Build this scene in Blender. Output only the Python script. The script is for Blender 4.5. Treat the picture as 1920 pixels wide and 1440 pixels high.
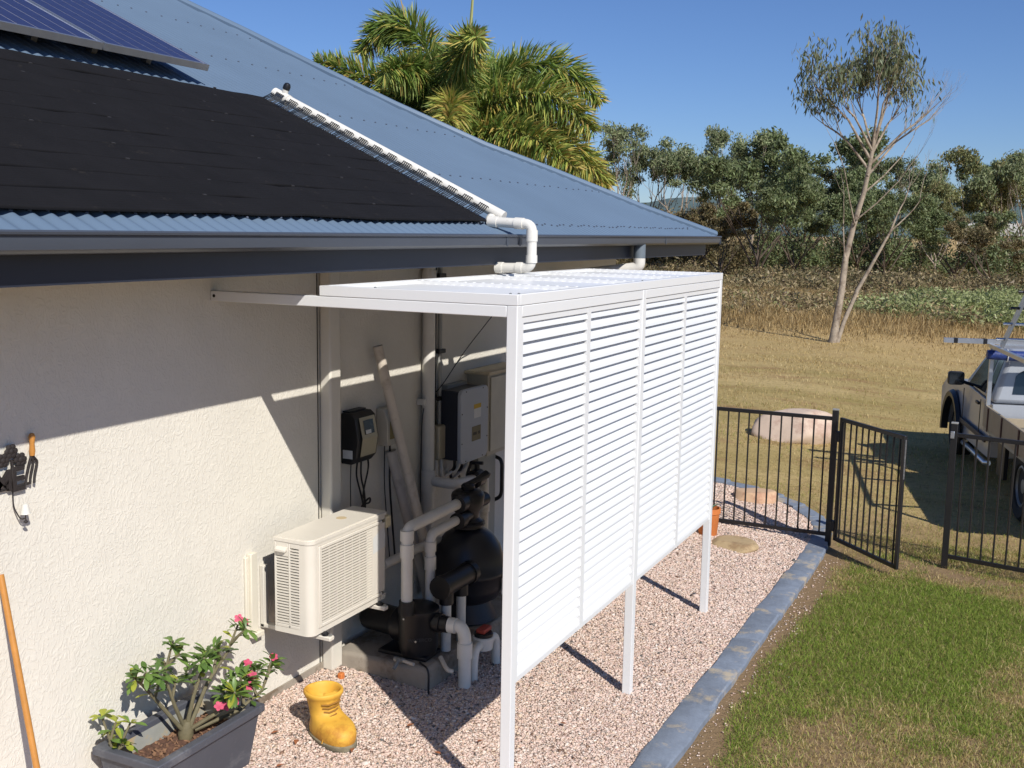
import bpy, bmesh, math, random
import numpy as np
from mathutils import Matrix, Vector, Euler

R = math.radians
rng = np.random.default_rng(7)
random.seed(7)
scene = bpy.context.scene
for o in list(bpy.data.objects):
    bpy.data.objects.remove(o)

# ------------------------------------------------------------------ camera
CAM = Vector((3.5657, -4.0117, 2.6639))
YAW, PITCH, ROLL = .4519, .1423, .0171
fwd = Vector((-math.sin(YAW)*math.cos(PITCH), math.cos(YAW)*math.cos(PITCH), -math.sin(PITCH)))
right = Vector((math.cos(YAW), math.sin(YAW), 0))
up = right.cross(fwd)
r2 = right*math.cos(ROLL) + up*math.sin(ROLL)
u2 = up*math.cos(ROLL) - right*math.sin(ROLL)
cd = bpy.data.cameras.new('camera')
cam = bpy.data.objects.new('camera', cd)
scene.collection.objects.link(cam)
m = Matrix.Identity(4)
for i in range(3):
    m[i][0] = r2[i]; m[i][1] = u2[i]; m[i][2] = -fwd[i]; m[i][3] = CAM[i]
cam.matrix_world = m
cd.sensor_width = 36; cd.lens = 36*2014.3/1920
cd.clip_start = .05; cd.clip_end = 8000
scene.camera = cam

# ------------------------------------------------------------------ light
SUN = Vector((1.0, -.713, 1.014)).normalized()      # towards the sun
world = bpy.data.worlds.new('World'); scene.world = world
world.use_nodes = True
wn = world.node_tree.nodes; wl = world.node_tree.links
bg = wn['Background']
sky = wn.new('ShaderNodeTexSky'); sky.sky_type = 'NISHITA'
sky.sun_disc = False
sky.sun_elevation = math.asin(SUN.z)
sky.sun_rotation = math.atan2(SUN.x, SUN.y)
sky.altitude = 0; sky.air_density = 1.0; sky.dust_density = .0; sky.ozone_density = 3.0
wb = wn.new('ShaderNodeMix'); wb.data_type = 'RGBA'; wb.blend_type = 'MULTIPLY'; wb.inputs[0].default_value = 1
wb.inputs[7].default_value = (.61, .765, 1.10, 1)      # the camera's white balance for the clear sky
wl.new(sky.outputs[0], wb.inputs[6]); wl.new(wb.outputs[2], bg.inputs[0]); bg.inputs[1].default_value = .085
sl = bpy.data.lights.new('sun', 'SUN'); sl.energy = 4.7; sl.angle = R(.53); sl.color = (1, .965, .91)
so = bpy.data.objects.new('sun', sl); scene.collection.objects.link(so)
so.rotation_euler = SUN.to_track_quat('Z', 'Y').to_euler()
so.location = (6, -6, 8)
vs = scene.view_settings
vs.view_transform = 'Standard'; vs.look = 'None'; vs.gamma = 1; vs.exposure = 0.0
vs.use_curve_mapping = False
scene.render.engine = 'CYCLES'
scene.cycles.max_bounces = 4; scene.cycles.diffuse_bounces = 2; scene.cycles.glossy_bounces = 2; scene.cycles.transmission_bounces = 2
scene.cycles.transparent_max_bounces = 6

# ------------------------------------------------------------------ helpers
def S(r, g, b):
    f = lambda c: (c/255/12.92) if c/255 <= .04045 else ((c/255+.055)/1.055)**2.4
    return (f(r), f(g), f(b), 1)

MATS = {}
def mat(name, col, rough=.5, metal=0, var=.06, vscale=6., bump=0, bscale=60., spec=.5, stain=None, sscale=3., sthr=(.5, .62),
        attr=False, trans=0, coat=0, detail=4, tint=None):
    """Principled with object-space colour noise, optional stain layer and bump."""
    if name in MATS: return MATS[name]
    m = bpy.data.materials.new(name); m.use_nodes = True
    nt = m.node_tree; N = nt.nodes; L = nt.links
    b = N['Principled BSDF']; out = N['Material Output']
    b.inputs['Roughness'].default_value = rough; b.inputs['Metallic'].default_value = metal
    b.inputs['Specular IOR Level'].default_value = spec
    b.inputs['Coat Weight'].default_value = coat
    tc = N.new('ShaderNodeTexCoord')
    if attr:
        a = N.new('ShaderNodeAttribute'); a.attribute_name = 'Col'; base = a.outputs['Color']
    else:
        c = N.new('ShaderNodeRGB'); c.outputs[0].default_value = col; base = c.outputs[0]
    if var:
        n = N.new('ShaderNodeTexNoise'); n.inputs['Scale'].default_value = vscale; n.inputs['Detail'].default_value = detail
        n.inputs['Roughness'].default_value = .65
        L.new(tc.outputs['Object'], n.inputs['Vector'])
        mr = N.new('ShaderNodeMapRange'); mr.inputs['From Min'].default_value = .3; mr.inputs['From Max'].default_value = .7
        mr.inputs['To Min'].default_value = 1-var; mr.inputs['To Max'].default_value = 1+var
        L.new(n.outputs['Fac'], mr.inputs['Value'])
        mx = N.new('ShaderNodeMix'); mx.data_type = 'RGBA'; mx.blend_type = 'MULTIPLY'; mx.inputs[0].default_value = 1
        L.new(base, mx.inputs[6]); L.new(mr.outputs[0], mx.inputs[7]); base = mx.outputs[2]
    if stain:
        n = N.new('ShaderNodeTexNoise'); n.inputs['Scale'].default_value = sscale; n.inputs['Detail'].default_value = 6
        n.inputs['Roughness'].default_value = .7
        L.new(tc.outputs['Object'], n.inputs['Vector'])
        mr = N.new('ShaderNodeMapRange'); mr.inputs['From Min'].default_value = sthr[0]; mr.inputs['From Max'].default_value = sthr[1]
        L.new(n.outputs['Fac'], mr.inputs['Value'])
        mx = N.new('ShaderNodeMix'); mx.data_type = 'RGBA'
        L.new(mr.outputs[0], mx.inputs[0]); L.new(base, mx.inputs[6]); mx.inputs[7].default_value = stain; base = mx.outputs[2]
    L.new(base, b.inputs['Base Color'])
    if bump:
        n = N.new('ShaderNodeTexNoise'); n.inputs['Scale'].default_value = bscale; n.inputs['Detail'].default_value = 5
        L.new(tc.outputs['Object'], n.inputs['Vector'])
        bp = N.new('ShaderNodeBump'); bp.inputs['Strength'].default_value = .6; bp.inputs['Distance'].default_value = bump
        L.new(n.outputs['Fac'], bp.inputs['Height']); L.new(bp.outputs[0], b.inputs['Normal'])
    if trans:
        t = N.new('ShaderNodeBsdfTranslucent'); L.new(base, t.inputs[0])
        ms = N.new('ShaderNodeMixShader'); ms.inputs[0].default_value = trans
        L.new(b.outputs[0], ms.inputs[1]); L.new(t.outputs[0], ms.inputs[2]); L.new(ms.outputs[0], out.inputs[0])
    MATS[name] = m
    return m

ORG = {}      # world origin of each built object (all parts keep their root's origin)
def link(o): scene.collection.objects.link(o)
def tag(o, label=None, cat=None, group=None, kind=None):
    if label: o['label'] = label
    if cat: o['category'] = cat
    if group: o['group'] = group
    if kind: o['kind'] = kind
    return o
def thing(name, label, cat, loc=(0, 0, 0), group=None):
    o = bpy.data.objects.new(name, None); link(o); o.empty_display_size = .1
    o.location = loc; ORG[o] = Vector(loc)
    return tag(o, label, cat, group)
def addobj(name, me, parent=None):
    o = bpy.data.objects.new(name, me); link(o)
    if parent is not None:
        o.parent = parent; ORG[o] = ORG[parent]
    else: ORG[o] = Vector((0, 0, 0))
    return o
def copy_tree(o, parent=None):
    c = o.copy(); link(c); c.parent = parent
    ORG[c] = ORG.get(o, Vector((0, 0, 0)))
    for ch in list(o.children): copy_tree(ch, c)
    return c

class MB:
    def __init__(s): s.v = []; s.f = []
    def add(s, vs, fs):
        n = len(s.v); s.v += [tuple(v) for v in vs]; s.f += [tuple(i+n for i in f) for f in fs]; return s
    def box(s, x0, x1, y0, y1, z0, z1):
        return s.add([(x0,y0,z0),(x1,y0,z0),(x1,y1,z0),(x0,y1,z0),(x0,y0,z1),(x1,y0,z1),(x1,y1,z1),(x0,y1,z1)],
              [(3,2,1,0),(4,5,6,7),(0,1,5,4),(1,2,6,5),(2,3,7,6),(3,0,4,7)])
    def tbox(s, c, ax, ay, az, hx, hy, hz):
        c = Vector(c); V = []
        for dz in (-1, 1):
            for dx, dy in ((-1,-1),(1,-1),(1,1),(-1,1)): V.append(c+ax*dx*hx+ay*dy*hy+az*dz*hz)
        return s.add(V, [(3,2,1,0),(4,5,6,7),(0,1,5,4),(1,2,6,5),(2,3,7,6),(3,0,4,7)])
    def prism(s, poly, axis, a0, a1):
        """poly: 2d points; axis 0/1/2 extrusion axis"""
        n = len(poly)
        def P(p, a):
            return (a, p[0], p[1]) if axis == 0 else ((p[0], a, p[1]) if axis == 1 else (p[0], p[1], a))
        V = [P(p, a0) for p in poly]+[P(p, a1) for p in poly]
        F = [tuple(range(n))[::-1], tuple(range(n, 2*n))]
        for i in range(n): j = (i+1) % n; F.append((i, j, n+j, n+i))
        return s.add(V, F)
    def tube(s, pts, r, n=10, cap=True):
        pts = [Vector(p) for p in pts]
        rs = r if isinstance(r, (list, tuple)) else [r]*len(pts)
        V = []; prev = None
        for i, p in enumerate(pts):
            t = (pts[min(i+1, len(pts)-1)]-pts[max(i-1, 0)])
            t = t.normalized() if t.length > 1e-9 else Vector((0, 0, 1))
            a = prev if prev is not None else (Vector((0, 0, 1)) if abs(t.z) < .9 else Vector((1, 0, 0)))
            a = (a-t*a.dot(t)); a = a.normalized() if a.length > 1e-6 else t.orthogonal().normalized()
            prev = a; b = t.cross(a)
            for k in range(n):
                q = 2*math.pi*k/n; V.append(p+(a*math.cos(q)+b*math.sin(q))*rs[i])
        F = []
        for i in range(len(pts)-1):
            for k in range(n):
                k2 = (k+1) % n; F.append((i*n+k, i*n+k2, (i+1)*n+k2, (i+1)*n+k))
        if cap:
            F.append(tuple(range(n))[::-1]); F.append(tuple((len(pts)-1)*n+k for k in range(n)))
        return s.add(V, F)
    def lathe(s, prof, o=(0, 0, 0), ax=Vector((0, 0, 1)), n=28, sx=1, sy=1):
        ax = Vector(ax).normalized(); a = ax.orthogonal().normalized(); b = ax.cross(a); o = Vector(o)
        V = []; F = []
        for r, h in prof:
            for k in range(n):
                q = 2*math.pi*k/n; V.append(o+ax*h+a*math.cos(q)*r*sx+b*math.sin(q)*r*sy)
        for i in range(len(prof)-1):
            for k in range(n):
                k2 = (k+1) % n; F.append((i*n+k, i*n+k2, (i+1)*n+k2, (i+1)*n+k))
        F.append(tuple(range(n))[::-1]); F.append(tuple((len(prof)-1)*n+k for k in range(n)))
        return s.add(V, F)
    def quad(s, a, b, c, d): return s.add([a, b, c, d], [(0, 1, 2, 3)])
    def mesh(s, name, m, org=Vector((0, 0, 0))):
        me = bpy.data.meshes.new(name)
        me.from_pydata([(v[0]-org[0], v[1]-org[1], v[2]-org[2]) for v in s.v], [], s.f)
        me.materials.append(m); return me
    def build(s, name, m, parent=None, smooth=False, bevel=0, angle=35):
        org = ORG[parent] if parent is not None else Vector((0, 0, 0))
        me = s.mesh(name, m, org)
        bm = bmesh.new(); bm.from_mesh(me)
        bmesh.ops.recalc_face_normals(bm, faces=bm.faces); bm.to_mesh(me); bm.free()
        if smooth:
            for p in me.polygons: p.use_smooth = True
            try: me.set_sharp_from_angle(angle=R(angle))
            except Exception: pass
        o = addobj(name, me, parent)
        if bevel:
            b = o.modifiers.new('bevel', 'BEVEL'); b.width = bevel; b.segments = 2; b.limit_method = 'ANGLE'; b.angle_limit = R(40)
            for p in me.polygons: p.use_smooth = True
            try: me.set_sharp_from_angle(angle=R(30))
            except Exception: pass
        return o

def arc(p0, pc, p1, n=6):
    """rounded elbow through corner pc"""
    p0, pc, p1 = Vector(p0), Vector(pc), Vector(p1)
    return [p0*(1-t)**2+pc*2*t*(1-t)+p1*t*t for t in [i/n for i in range(n+1)]]
def pipe_path(pts, rad=.06):
    pts = [Vector(p) for p in pts]; out = [pts[0]]
    for i in range(1, len(pts)-1):
        a = (pts[i-1]-pts[i]); b = (pts[i+1]-pts[i])
        ra = min(rad, a.length*.45); rb = min(rad, b.length*.45)
        out += arc(pts[i]+a.normalized()*ra, pts[i], pts[i]+b.normalized()*rb)
    return out+[pts[-1]]

def fastmesh(name, V, F, m, col=None, smooth=False):
    """V (n,3), F (m,k) numpy; col (n,4) per vertex"""
    V = np.ascontiguousarray(V, dtype=np.float32); F = np.ascontiguousarray(F, dtype=np.int32)
    me = bpy.data.meshes.new(name); k = F.shape[1]
    me.vertices.add(len(V)); me.vertices.foreach_set('co', V.ravel())
    me.loops.add(F.size); me.loops.foreach_set('vertex_index', F.ravel())
    me.polygons.add(len(F)); me.polygons.foreach_set('loop_start', np.arange(0, F.size, k, dtype=np.int32))
    try: me.polygons.foreach_set('loop_total', np.full(len(F), k, dtype=np.int32))
    except Exception: pass
    if smooth: me.polygons.foreach_set('use_smooth', np.ones(len(F), dtype=bool))
    me.update(calc_edges=True)
    if col is not None:
        a = me.color_attributes.new('Col', 'FLOAT_COLOR', 'POINT')
        a.data.foreach_set('color', np.ascontiguousarray(col, dtype=np.float32).ravel())
    me.materials.append(m); me.validate()
    return me

CA = np.array(CAM); RA = np.array([list(r2), list(u2), list(fwd)])
def inview(P, marg=1.25):
    q = (np.asarray(P)-CA) @ RA.T
    z = np.maximum(q[:, 2], .01)
    return (q[:, 2] > .3) & (np.abs(q[:, 0]/z) < .4766*marg) & (np.abs(q[:, 1]/z) < .3575*marg)

def H(x, y):
    """ground height"""
    x = np.asarray(x, dtype=float); y = np.asarray(y, dtype=float)
    return .0435-.0134*np.clip(y, -5, 6.5)-.0565*(np.clip(x, 0, 2.1)-1.638)
def h(x, y): return float(H(x, y))

def vnoise(x, y, s, seed=0):
    """cheap smooth value noise for numpy arrays"""
    x = np.asarray(x)*s+seed*17.3; y = np.asarray(y)*s+seed*7.7
    xi = np.floor(x).astype(np.int64); yi = np.floor(y).astype(np.int64); fx = x-xi; fy = y-yi
    fx = fx*fx*(3-2*fx); fy = fy*fy*(3-2*fy)
    def hsh(a, b):
        n = (a*374761393+b*668265263+seed*1274126177) & 0x7fffffff
        n = ((n ^ (n >> 13))*1274126177) & 0x7fffffff
        return ((n ^ (n >> 16)) & 0xffff)/65535.
    return (hsh(xi, yi)*(1-fx)+hsh(xi+1, yi)*fx)*(1-fy)+(hsh(xi, yi+1)*(1-fx)+hsh(xi+1, yi+1)*fx)*fy
def fbm(x, y, s, seed=0): return .5*vnoise(x, y, s, seed)+.3*vnoise(x, y, s*2.1, seed+1)+.2*vnoise(x, y, s*4.3, seed+2)
def polar(u, D):
    b = -YAW+math.atan((u-960)/2035.)
    return CAM.x+D*math.sin(b), CAM.y+D*math.cos(b)

# ------------------------------------------------------------------ materials
def stucco():
    m = mat('stucco_paint', S(227, 221, 207), .85, var=.035, vscale=3, spec=.25)
    nt = m.node_tree; N = nt.nodes; L = nt.links; b = N['Principled BSDF']; tc = N.new('ShaderNodeTexCoord')
    n1 = N.new('ShaderNodeTexNoise'); n1.inputs['Scale'].default_value = 26; n1.inputs['Detail'].default_value = 3; n1.inputs['Distortion'].default_value = 2.2
    n2 = N.new('ShaderNodeTexNoise'); n2.inputs['Scale'].default_value = 75; n2.inputs['Detail'].default_value = 4; n2.inputs['Distortion'].default_value = 1.2
    mp = N.new('ShaderNodeMapping'); mp.inputs['Rotation'].default_value = (R(35), 0, 0); mp.inputs['Scale'].default_value = (1, 1.1, .8)
    L.new(tc.outputs['Object'], mp.inputs[0]); L.new(mp.outputs[0], n1.inputs['Vector']); L.new(mp.outputs[0], n2.inputs['Vector'])
    cr = N.new('ShaderNodeMapRange'); cr.inputs['From Min'].default_value = .48; cr.inputs['From Max'].default_value = .6
    L.new(n1.outputs['Fac'], cr.inputs['Value'])
    ad = N.new('ShaderNodeMath'); ad.operation = 'MULTIPLY_ADD'; ad.inputs[1].default_value = .55
    L.new(n2.outputs['Fac'], ad.inputs[0]); L.new(cr.outputs[0], ad.inputs[2])
    bp = N.new('ShaderNodeBump'); bp.inputs['Strength'].default_value = .45; bp.inputs['Distance'].default_value = .0026
    L.new(ad.outputs[0], bp.inputs['Height']); L.new(bp.outputs[0], b.inputs['Normal'])
    return m
M_wall = stucco()
M_roof = mat('roof_steel', S(100, 119, 139), .45, var=.05, vscale=1.2, spec=.5)
M_gutter = mat('gutter_steel', S(70, 76, 86), .38, var=.06, vscale=2, spec=.5)
M_fascia = mat('fascia_steel', S(40, 45, 58), .45, var=.05)
M_white = mat('white_powdercoat', S(232, 232, 230), .32, var=.012, vscale=3, spec=.5)
M_pvc = mat('white_pvc', S(226, 222, 212), .4, var=.05, vscale=7, stain=S(178, 165, 145), sscale=5, sthr=(.6, .85))
M_pvcold = mat('aged_pvc', S(205, 194, 178), .5, var=.08, vscale=7, stain=S(150, 132, 112), sscale=6, sthr=(.55, .8))
M_cream = mat('cream_enamel', S(222, 215, 201), .42, var=.03, vscale=4, stain=S(185, 168, 135), sscale=7, sthr=(.68, .8))
M_cream2 = mat('cream_plastic', S(220, 205, 165), .5, var=.04)
M_black = mat('black_plastic', S(26, 27, 30), .42, var=.15, vscale=9)
M_blackmat = mat('black_rubber', S(21, 20, 22), .8, spec=.25, var=.2, vscale=5, bump=.003, bscale=40, stain=S(46, 42, 38), sscale=9, sthr=(.62, .8))
M_darkhole = mat('dark_interior', S(30, 30, 28), .9, var=0)
M_fence = mat('black_fence_paint', S(30, 29, 30), .42, var=.15, vscale=14, stain=S(70, 52, 42), sscale=25, sthr=(.66, .75))
M_alu = mat('aluminium', S(196, 199, 203), .35, metal=.85, var=.06, vscale=12)
M_galv = mat('galvanised', S(150, 152, 150), .5, metal=.6, var=.12, vscale=20)
M_concrete = mat('concrete', S(158, 148, 134), .9, var=.12, vscale=8, bump=.003, bscale=70, stain=S(120, 105, 88), sscale=4)
M_edge = mat('painted_edging', S(124, 133, 146), .8, var=.16, vscale=11, bump=.005, bscale=45, stain=S(176, 164, 144), sscale=3.6, sthr=(.54, .63))
M_gravel = mat('gravel_stone', S(200, 180, 165), .85, var=.12, vscale=60, attr=True)
M_gbase = mat('gravel_bed_base', S(204, 178, 162), .95, var=.3, vscale=110, bump=.012, bscale=110)
M_grass = mat('grass_blade', S(90, 110, 40), .6, var=0, attr=True, trans=.3, spec=.25)
M_leafattr = mat('leaf_surface', S(70, 90, 40), .5, var=0, attr=True, trans=.25, spec=.35)
M_bark = mat('pale_bark', S(172, 156, 138), .85, var=.2, vscale=7, bump=.01, bscale=20, stain=S(110, 84, 66), sscale=5, sthr=(.5, .65))
M_barkd = mat('dark_bark', S(92, 78, 66), .9, var=.25, vscale=6)
M_wood = mat('varnished_wood', S(192, 132, 62), .45, var=.1, vscale=20)
M_iron = mat('cast_iron', S(44, 38, 36), .7, var=.3, vscale=40, bump=.002, bscale=120)
M_boot = mat('boot_yellow', S(224, 172, 64), .62, var=.08, vscale=9, bump=.002, bscale=30, stain=S(196, 138, 50), sscale=6)
M_bootsole = mat('boot_sole', S(128, 120, 98), .9, var=.25, vscale=30)
M_pot = mat('charcoal_pot', S(78, 80, 88), .55, var=.07, vscale=10, stain=S(100, 101, 106), sscale=8)
M_potin = mat('pot_inside', S(150, 150, 142), .8, var=.12, vscale=9, stain=S(172, 150, 110), sscale=9)
M_soil = mat('potting_mix', S(92, 66, 52), .95, var=.5, vscale=70, bump=.01, bscale=90)
M_sand = mat('sandstone', S(206, 172, 138), .85, var=.1, vscale=4, bump=.012, bscale=7, stain=S(182, 140, 112), sscale=3.5)
M_sand2 = mat('tan_sandstone', S(178, 155, 118), .88, var=.1, vscale=6, bump=.006, bscale=12, stain=S(150, 124, 92), sscale=5)
M_boulder = mat('pink_boulder_stone', S(206, 184, 164), .85, var=.1, vscale=2.5, bump=.02, bscale=5, stain=S(186, 158, 140), sscale=3.4)
M_terra = mat('terracotta', S(205, 120, 60), .8, var=.08, vscale=12)
M_truck = mat('grey_truck_paint', S(164, 168, 174), .3, metal=.0, var=.03, coat=.3)
M_tray = mat('tray_tan_panel', S(160, 146, 122), .6, var=.08, vscale=6)  # tan of reflected light is put into the panel colour
M_glass = mat('dark_glass', S(28, 34, 40), .06, var=0, spec=.8)
M_tyre = mat('tyre_rubber', S(24, 24, 25), .8, var=.1)
M_tarp = mat('blue_tarp', S(36, 58, 120), .5, var=.25, vscale=14, bump=.01, bscale=30)
M_rust = mat('rusty_strap', S(84, 54, 44), .8, var=.2)
M_pvcell = mat('solar_cell', S(46, 46, 80), .3, var=.15, vscale=30, spec=.4, coat=.15)
M_backsheet = mat('solar_backsheet', S(186, 190, 205), .3, var=.03, coat=.5)
M_red = mat('red_cap', S(170, 66, 52), .55, var=.05)
M_label = mat('white_label', S(214, 214, 210), .5, var=.03)
M_yellow = mat('yellow_label', S(205, 168, 40), .5, var=.03)
M_olive = mat('khaki_label', S(118, 110, 82), .5, var=.05)
M_inv = mat('inverter_grey', S(176, 182, 190), .4, var=.02)
M_navy = mat('navy_heat_sink', S(40, 45, 56), .5, var=.05)

# ================================================================== SETTING
def ground_sheet():
    xs = np.unique(np.concatenate([np.linspace(-6, 12, 91), np.array([-3000, -900, -300, -120, -60, -30, -15, 18, 30, 60, 120, 300, 900, 3000.])]))
    ys = np.unique(np.concatenate([np.linspace(-6, 14, 101), np.array([-3000, -200, -20, 18, 24, 32, 45, 60, 90, 130, 200, 400, 1000, 4000.])]))
    X, Y = np.meshgrid(xs, ys)
    Z = H(X, Y)-.02
    V = np.stack([X.ravel(), Y.ravel(), Z.ravel()], 1); nx = len(xs); ny = len(ys)
    i, j = np.meshgrid(np.arange(nx-1), np.arange(ny-1)); a = (j*nx+i).ravel()
    F = np.stack([a, a+1, a+nx+1, a+nx], 1)
    m = bpy.data.materials.new('dry_ground'); m.use_nodes = True; N = m.node_tree.nodes; L = m.node_tree.links; b = N['Principled BSDF']
    b.inputs['Roughness'].default_value = .95; b.inputs['Specular IOR Level'].default_value = .15
    tc = N.new('ShaderNodeTexCoord')
    def noise(sc, det=6, stretch=None):
        n = N.new('ShaderNodeTexNoise'); n.inputs['Scale'].default_value = sc; n.inputs['Detail'].default_value = det; n.inputs['Roughness'].default_value = .68
        if stretch:
            mp = N.new('ShaderNodeMapping'); mp.inputs['Scale'].default_value = stretch; L.new(tc.outputs['Object'], mp.inputs[0]); L.new(mp.outputs[0], n.inputs['Vector'])
        else: L.new(tc.outputs['Object'], n.inputs['Vector'])
        return n.outputs['Fac']
    def mixc(f, a, b_, lo, hi):
        mr = N.new('ShaderNodeMapRange'); mr.inputs['From Min'].default_value = lo; mr.inputs['From Max'].default_value = hi; L.new(f, mr.inputs['Value'])
        mx = N.new('ShaderNodeMix'); mx.data_type = 'RGBA'; L.new(mr.outputs[0], mx.inputs[0])
        for k, c in ((6, a), (7, b_)):
            if isinstance(c, tuple): mx.inputs[k].default_value = c
            else: L.new(c, mx.inputs[k])
        return mx.outputs[2]
    c1 = mixc(noise(.55, 6, (.35, 1, 1)), S(194, 170, 118), S(160, 142, 88), .38, .66)      # straw to olive
    c2 = mixc(noise(1.3, 7, (.5, 1, 1)), c1, S(158, 126, 88), .5, .7)                     # bare earth
    c3 = mixc(noise(14, 8), c2, S(112, 98, 52), .5, .8)
    sx = N.new('ShaderNodeSeparateXYZ'); L.new(tc.outputs['Object'], sx.inputs[0])
    c4 = mixc(sx.outputs[1], S(146, 122, 92), c3, 5.2, 7.5)                               # worn soil in the yard, drier paddock beyond
    c5 = mixc(sx.outputs[1], c4, S(186, 158, 108), 17, 26)
    L.new(c5, b.inputs['Base Color'])
    bp = N.new('ShaderNodeBump'); bp.inputs['Distance'].default_value = .03; bp.inputs['Strength'].default_value = .8
    L.new(noise(30, 6), bp.inputs['Height']); L.new(bp.outputs[0], b.inputs['Normal'])
    o = addobj('ground', fastmesh('ground', V, F, m, smooth=True)); tag(o, kind='structure')
ground_sheet()

# gravel bed: base sheet with the outline of the bed, then the stones
EDGE_IN = [(1.925, -3.0), (1.925, 5.0), (1.921, 5.55), (1.84, 6.12), (1.64, 6.52), (1.36, 6.80), (.97, 7.05), (.4, 7.16), (-.4, 7.2)]
EDGE_OUT = [(2.105, -3.0), (2.105, 5.05), (2.08, 5.62), (1.99, 6.2), (1.77, 6.66), (1.44, 6.96), (1.01, 7.21), (.42, 7.33), (-.4, 7.37)]
def bed_limit(y):
    ys = [p[1] for p in EDGE_IN]; xs = [p[0] for p in EDGE_IN]
    return np.interp(y, ys, xs)
def gravel_base():
    mb = MB(); ys = np.concatenate([np.linspace(-3, 5, 9), np.linspace(5.2, 7.15, 10)])
    for a, b_ in zip(ys[:-1], ys[1:]):
        xa, xb = float(bed_limit(a)), float(bed_limit(b_))
        mb.quad((-.3, a, h(0, a)-.0015), (xa, a, h(xa, a)-.0015), (xb, b_, h(xb, b_)-.0015), (-.3, b_, h(0, b_)-.0015))
    tag(mb.build('gravel_bed', M_gbase), kind='structure')
gravel_base()
def gravel():
    N = 330000
    y = -.6+7.75*rng.random(N)**1.25; x = rng.uniform(.0, 1.95, N)
    ok = (x < bed_limit(y)-.002) & ~((x < .66) & (y > .96) & (y < 3.0)) & (rng.random(N) < np.clip(1.15-.07*np.maximum(y, 0), .55, 1))
    x, y = x[ok], y[ok]
    # spill on the soil beyond the edging
    ns = 420; ys = rng.uniform(.2, 5.2, ns); xs = 2.11+np.abs(rng.normal(0, .09, ns))
    n0 = len(x); x = np.concatenate([x, xs]); y = np.concatenate([y, ys])
    lift = rng.uniform(-.003, .0045, len(x)); lift[n0:] = -.014
    P = np.stack([x, y, H(x, y)+lift], 1)
    k = inview(P, 1.15); P = P[k]; n = len(P); spill = (np.arange(len(k)) >= n0)[k]
    sz = rng.lognormal(math.log(.0052), .32, n)*1.25*np.clip(.95+.05*P[:, 1], 1, 1.2); sz[spill] *= .8
    corners = np.array([(-1,0,0),(1,0,0),(0,-1,0),(0,1,0),(0,0,-1),(0,0,1)], float)
    Q = corners[None]*rng.uniform(.7, 1.2, (n, 6, 1))+rng.uniform(-.38, .38, (n, 6, 3))
    Q *= (sz[:, None]*rng.uniform(.75, 1.3, (n, 3)))[:, None, :]
    A = rng.normal(size=(n, 4)); A /= np.linalg.norm(A, axis=1)[:, None]
    w, a, b, c = A.T
    Rm = np.stack([np.stack([1-2*(b*b+c*c), 2*(a*b-w*c), 2*(a*c+w*b)], 1), np.stack([2*(a*b+w*c), 1-2*(a*a+c*c), 2*(b*c-w*a)], 1),
                   np.stack([2*(a*c-w*b), 2*(b*c+w*a), 1-2*(a*a+b*b)], 1)], 1)
    Q = np.einsum('nij,nkj->nki', Rm, Q)*np.array([1, 1, .62])+P[:, None, :]
    F = np.array([(0,2,5),(2,1,5),(1,3,5),(3,0,5),(2,0,4),(1,2,4),(3,1,4),(0,3,4)])[None]+(np.arange(n)*6)[:, None, None]
    pal = np.array([S(222,198,182), S(228,206,190), S(218,188,172), S(232,216,202), S(212,184,162), S(206,178,164), S(220,196,170), S(146,134,124), S(100,98,94), S(136,106,88)])
    pr = np.array([.2, .2, .16, .14, .1, .08, .06, .03, .012, .018]); pr /= pr.sum()
    ci = rng.choice(len(pal), n, p=pr); C = pal[ci]*np.concatenate([rng.uniform(.86, 1.06, (n, 1)).repeat(3, 1), np.ones((n, 1))], 1)
    print('gravel stones', n)
    me = fastmesh('gravel', Q.reshape(-1, 3), F.reshape(-1, 3), M_gravel, np.repeat(C, 6, 0))
    o = addobj('gravel', me); tag(o, 'pinkish crushed stone covering the bed beside the house', 'gravel', kind='stuff')
gravel()

# ------------------------------------------------------------------ grass (stuff)
def blades(name, x, y, hgt, wid, lean, col, label, cat='grass', tip=None):
    n = len(x); z = H(x, y)-.02
    th = rng.uniform(0, 2*np.pi, n); la = rng.uniform(0, 2*np.pi, n)
    dx = np.cos(th)*wid/2; dy = np.sin(th)*wid/2
    lx = np.cos(la)*lean*hgt; ly = np.sin(la)*lean*hgt
    B = np.stack([x, y, z], 1)
    v0 = B+np.stack([-dx, -dy, 0*dx], 1); v1 = B+np.stack([dx, dy, 0*dx], 1)
    mid = B+np.stack([lx*.35, ly*.35, hgt*.62], 1)
    v2 = mid+np.stack([dx, dy, 0*dx], 1)*.75; v3 = mid-np.stack([dx, dy, 0*dx], 1)*.75
    v4 = B+np.stack([lx, ly, hgt*np.sqrt(np.maximum(1-lean*lean*.6, .15))], 1)
    V = np.stack([v0, v1, v2, v3, v4], 1).reshape(-1, 3)
    a = np.arange(n)*5
    F = np.concatenate([np.stack([a, a+1, a+2], 1), np.stack([a, a+2, a+3], 1), np.stack([a+3, a+2, a+4], 1)])
    me = fastmesh(name, V, F, M_grass, np.repeat(col, 5, 0))
    o = addobj(name, me); tag(o, label, cat, kind='stuff'); return o
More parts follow.
